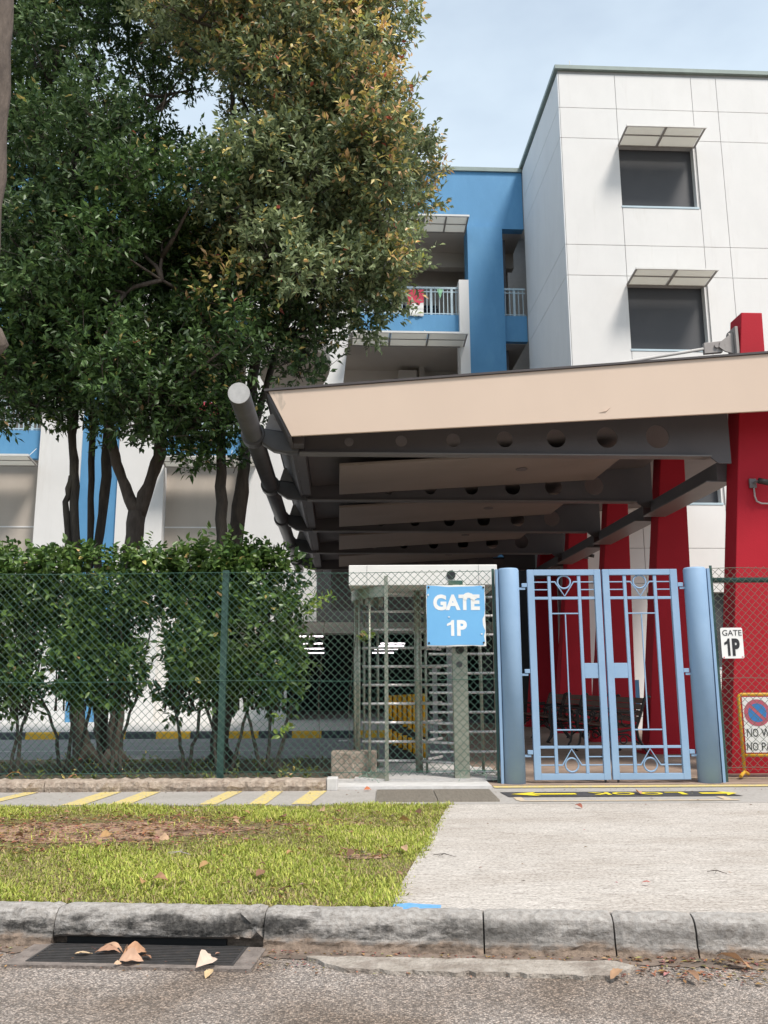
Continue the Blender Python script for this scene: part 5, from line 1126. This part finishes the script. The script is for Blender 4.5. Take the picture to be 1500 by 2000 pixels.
# D: tall tree with orange new leaves, right
PD = [(300,-30),(500,-60),(700,-60),(750,0),(768,60),(745,130),(760,190),(782,260),(806,330),(810,385),(770,430),(775,520),(755,570),(720,610),(640,600),(560,560),(520,470),(440,440),(430,330),(490,260),(440,120),(320,90)]
BD = blobs(PD, 44, 74, 96, 10.9, 13.8, gaps=[(375,262,12),(455,178,10),(560,590,8)], seed=9)
BD2 = blobs([(520,560),(640,600),(740,590),(690,630),(640,670),(615,720),(570,740),(530,700),(500,640)], 24, 42, 22, 11.6, 12.8, seed=10)
BD3 = blobs([(250,-350),(800,-350),(790,-70),(300,-60)], 55, 90, 22, 11.6, 13.6, seed=11)
BD4 = blobs([(420,770),(500,800),(490,860),(430,830)], 20, 32, 4, 12, 12.6, seed=12)
tipD = lambda x,y: min(1., .14+.75*(x>690)*(y<560)+.8*(y<200)*(x<740)+.10*(y<420)) if y < 590 else .08
tree('tall tree with orange young leaves, its crown against the sky', [(path([(431,1500,0),(432,1400,0),(434,1250,0),(433,1080,0),(433,950,0),(432,850,0),(440,700,0),(447,500,0),(452,300,.1),(455,120,.2)],12.4),[.15,.125,.10,.08,.075,.07,.065,.055,.045,.03]),
     (path([(445,1400,.1),(452,1250,.1),(456,1080,.1),(470,960,.1),(483,860,.1),(500,700,.1),(520,560,.1),(560,380,.1)],12.6),[.10,.10,.115,.10,.085,.07,.055,.03]),
     (path([(480,880,.1),(508,790,.2),(550,650,.3),(640,480,.3),(700,330,.3)],12.6),[.06,.055,.05,.04,.02])],
     [(BD,115,OG,tipD,path([(447,500,0),(452,300,0),(455,150,0),(520,560,0),(560,380,0),(640,480,.2),(700,330,.2)],12.5)),(BD2,60,MG,lambda x,y:.12,path([(520,640,0),(550,650,.2)],12.5)),(BD3,55,OG,lambda x,y:.5,path([(455,120,0)],12.5)),(BD4,60,DG,no,path([(440,760,0)],12.4))], seed=5, flare=[(A3(431,1496,12.4),.18)])
# E: dark crown further back
BE = blobs([(-350,-300),(420,-300),(330,60),(300,200),(215,300),(190,420),(160,600),(60,640),(-350,700)], 75, 120, 42, 13.6, 15.5, gaps=[(375,262,30),(455,175,25),(20,345,12),(165,130,8)], seed=13)
BE2 = blobs([(150,480),(420,430),(520,560),(470,760),(240,780),(60,760),(60,620)], 60, 90, 22, 13.2, 14.4, gaps=[(435,430,25),(280,600,18)], seed=14)
tree('dark tree standing behind the others, mostly hidden by their crowns', [(path([(158,1470,0),(146,1200,0),(145,900,0),(120,600,0),(150,300,0),(200,0,0)],14.8),[.10,.08,.07,.07,.06,.04])],
     [(BE,62,DG,no,path([(90,600,0),(150,300,0),(200,0,0)],14.8)),(BE2,62,DG,no,path([(90,600,0),(150,400,0)],14.2))], seed=6)
# near leaning trunk at the left edge of the view
g = thing('street_tree', A3(-60,1500,7.2), 'grey leaning trunk entering at the top left corner, nearest of all trees', 'tree')
g.location.z = 0; OFF[g.name].z = 0
p, r = wob([tuple(gnd(-210,1640)),A3(-90,1200,6.9),A3(-42,700,6.9),A3(-22,400,6.9),A3(-6,180,6.9),A3(2,0,6.9),A3(8,-250,6.9)], [.20,.17,.15,.115,.105,.105,.10], seed=44, amp=.02)
MB().tube(p, r, 18).build('trunk', 'bark_pale', g, smooth=True)
q = hit(-22,670,6.9); ks = MB()
for i in range(6): pass
ks.tube([q+V(-.05,0,-.12),q+V(.03,0,-.07),q+V(.075,0,0),q+V(.04,0,.09),q+V(-.04,0,.14)], [.03,.075,.09,.07,.03], 12); ks.build('burl', 'bark_pale', g, smooth=True)
# ================================================================ HEDGE SHRUBS
HG = ((.030,.075,.018),(.16,.25,.060))
shr = [(-95,10.75,78,'leafy hedge shrub beyond the left edge'),(18,10.7,70,'hedge shrub at the left edge with two thin dark stems'),(128,10.75,58,'hedge shrub before the dark twin trunks'),(222,10.7,62,'hedge shrub before the blue column, second from the left edge'),(345,10.75,58,'hedge shrub with orange leaves left of the green fence post'),(435,10.7,58,'hedge shrub directly behind the green fence post'),(522,10.75,58,'hedge shrub at the right end, trailing towards the canopy')]
hgap = [(300,1255,22),(308,1310,16),(292,1340,14),(75,1290,14),(95,1250,10),(80,1340,10),(305,1200,10),(190,1320,8),(175,1130,7),(210,1160,6),(470,1245,10),(425,1400,26),(100,1395,14),(265,1400,16)]
for i, (pc, Y, hw, lab) in enumerate(shr):
    base = gnd(pc, 1502, .05); base.y = Y; c0 = hit(pc, 1502, Y)
    g = thing('hedge_shrub', (c0.x, Y, .05), lab, 'shrub', 'clipped hedge shrubs behind the fence')
    lo = 1378 if i not in (1,5) else 1372
    P = [(pc-hw,1100),(pc+hw,1096),(pc+hw,lo-60),(pc+hw*.5,lo),(pc-hw*.6,lo-6),(pc-hw,lo-70)]
    if i == 6: P = [(pc-hw,1092),(pc+hw-12,1100),(pc+hw-6,1250),(pc+hw+6,1330),(pc+10,1372),(pc-hw,1345)]
    B = blobs(P, 26, 42, 34, Y-.30, Y+.32, gaps=hgap, seed=60+i, sep=.7)
    TP, TD, TL = [], [], []
    for (x,y,r,Yb) in B:
        c = np.array(hit(x,y,Yb)); R = r/1700*Yb; n = 26
        d = rng.normal(size=(n,3)); d /= np.linalg.norm(d,axis=1)[:,None]; p = c+d*(R*rng.uniform(.4,1.1,n))[:,None]
        td = d*.6+np.array([0,-.35,.5])+rng.normal(0,.35,(n,3)); td /= np.linalg.norm(td,axis=1)[:,None]; TP.append(p); TD.append(td); TL.append(rng.uniform(.10,.20,n))
    for k in range(22):  # upright shoots along the clipped top
        c = np.array(hit(pc+rng.uniform(-hw,hw), 1092+rng.uniform(-3,10), Y+rng.uniform(-.3,.3)))[None,:]; TP.append(c); TD.append(np.array([[rng.normal(0,.25),rng.normal(0,.2)-.1,1.0]])/1.05); TL.append(rng.uniform(.06,.15,1))
    TP, TD, TL = map(np.concatenate, (TP,TD,TL))
    v, f, c = leaves(TP, TD, TL, 6, .098, .056, HG, np.full(len(TP),.012), six=True, droop=.5)
    link('foliage', v, f, 'hedge', g, colors=c)
    sb = MB(); foot = V(c0.x, Y, .04); r_ = random.Random(i)
    for (dx, tx) in ((-.06,-.30),(.0,.02),(.07,.28)) if i != 4 else ((.1,-.12),(.12,.25)):
        f0 = foot+V(dx*(1 if i != 1 else 1.6),r_.uniform(-.05,.05),0); t0 = foot+V(tx*r_.uniform(.7,1.2),r_.uniform(-.1,.1),1.0); pth, rad = wob([f0, f0.lerp(t0,.45)+V(r_.gauss(0,.04),0,0), t0, t0+V(tx*.4,0,.8)], [.026,.020,.016,.007], seed=i*7+int(tx*10), amp=.02); sb.tube(pth, rad, 7)
    for (x,y,r,Yb) in B[::2]:
        e = hit(x,y,Yb); s = foot+V(random.uniform(-.2,.2),0,.75); sb.tube([s, s.lerp(e,.5)+V(0,0,.05), e], [.012,.009,.004], 5)
    sb.build('stem', 'bark', g, smooth=True)
# young bright sprigs trailing by the turnstile
for i, q in enumerate(((636,1190),(694,1245),(560,1440))):
    c0 = hit(q[0],q[1],10.4); TP = np.array([list(c0+V(random.gauss(0,.07),random.gauss(0,.05),random.gauss(0,.09))) for _ in range(9 if i == 0 else 5)]); TD = np.array([[random.gauss(0,.5),-.3,.6] for _ in TP]); TD /= np.linalg.norm(TD,axis=1)[:,None]
    v, f, c = leaves(TP, TD, np.full(len(TP),.09), 5, .09, .05, ((.16,.26,.05),(.36,.45,.09)), np.full(len(TP),.05), six=True)
    g = thing('vine_sprig', (c0.x,10.4,.05), ['bright green sprig hanging in the mesh left of the turnstile','small bright green sprig caught on the turnstile cage','low sprig near the foot of the right hedge shrub'][i], 'plant')
    link('foliage', v, f, 'hedge', g, colors=c); MB().tube([(c0.x-.05,10.42,.05),(c0.x-.08,10.45,c0.z*.5),(c0.x,10.4,c0.z)], .004, 5).build('stem', 'bark', g)
# bed weeds and leaf litter under the hedge
TP = np.stack([rng.uniform(-6.5,-.8,240), rng.uniform(9.75,12.6,240), np.full(240,.05)],1); TD = rng.normal(0,.5,(240,3)); TD[:,2] = 1; TD /= np.linalg.norm(TD,axis=1)[:,None]
v, f, c = leaves(TP, TD, rng.uniform(.03,.12,240), 6, .06, .022, ((.10,.14,.03),(.24,.26,.06)), np.full(240,.1), six=True)
link('bed_weeds', v, f, 'hedge', colors=c, kind='stuff', base=(0,0,0), label='low weeds growing in the tree bed behind the fence', cat='weeds')
for i, (px, py, L_, c_, lab) in enumerate(((60,1521,.16,(.50,.26,.10),'orange brown leaf on the tan edging near the left stems'),(180,1512,.12,(.50,.22,.12),'reddish leaf at the foot of the dark trunk'))):
    x, y = pz(px, py, .06); put_leaf(x, 9.75+i*.3, .13 if i == 0 else .07, L_, L_*.5, .3, 700+i, .4, c_, lab, None, .4)
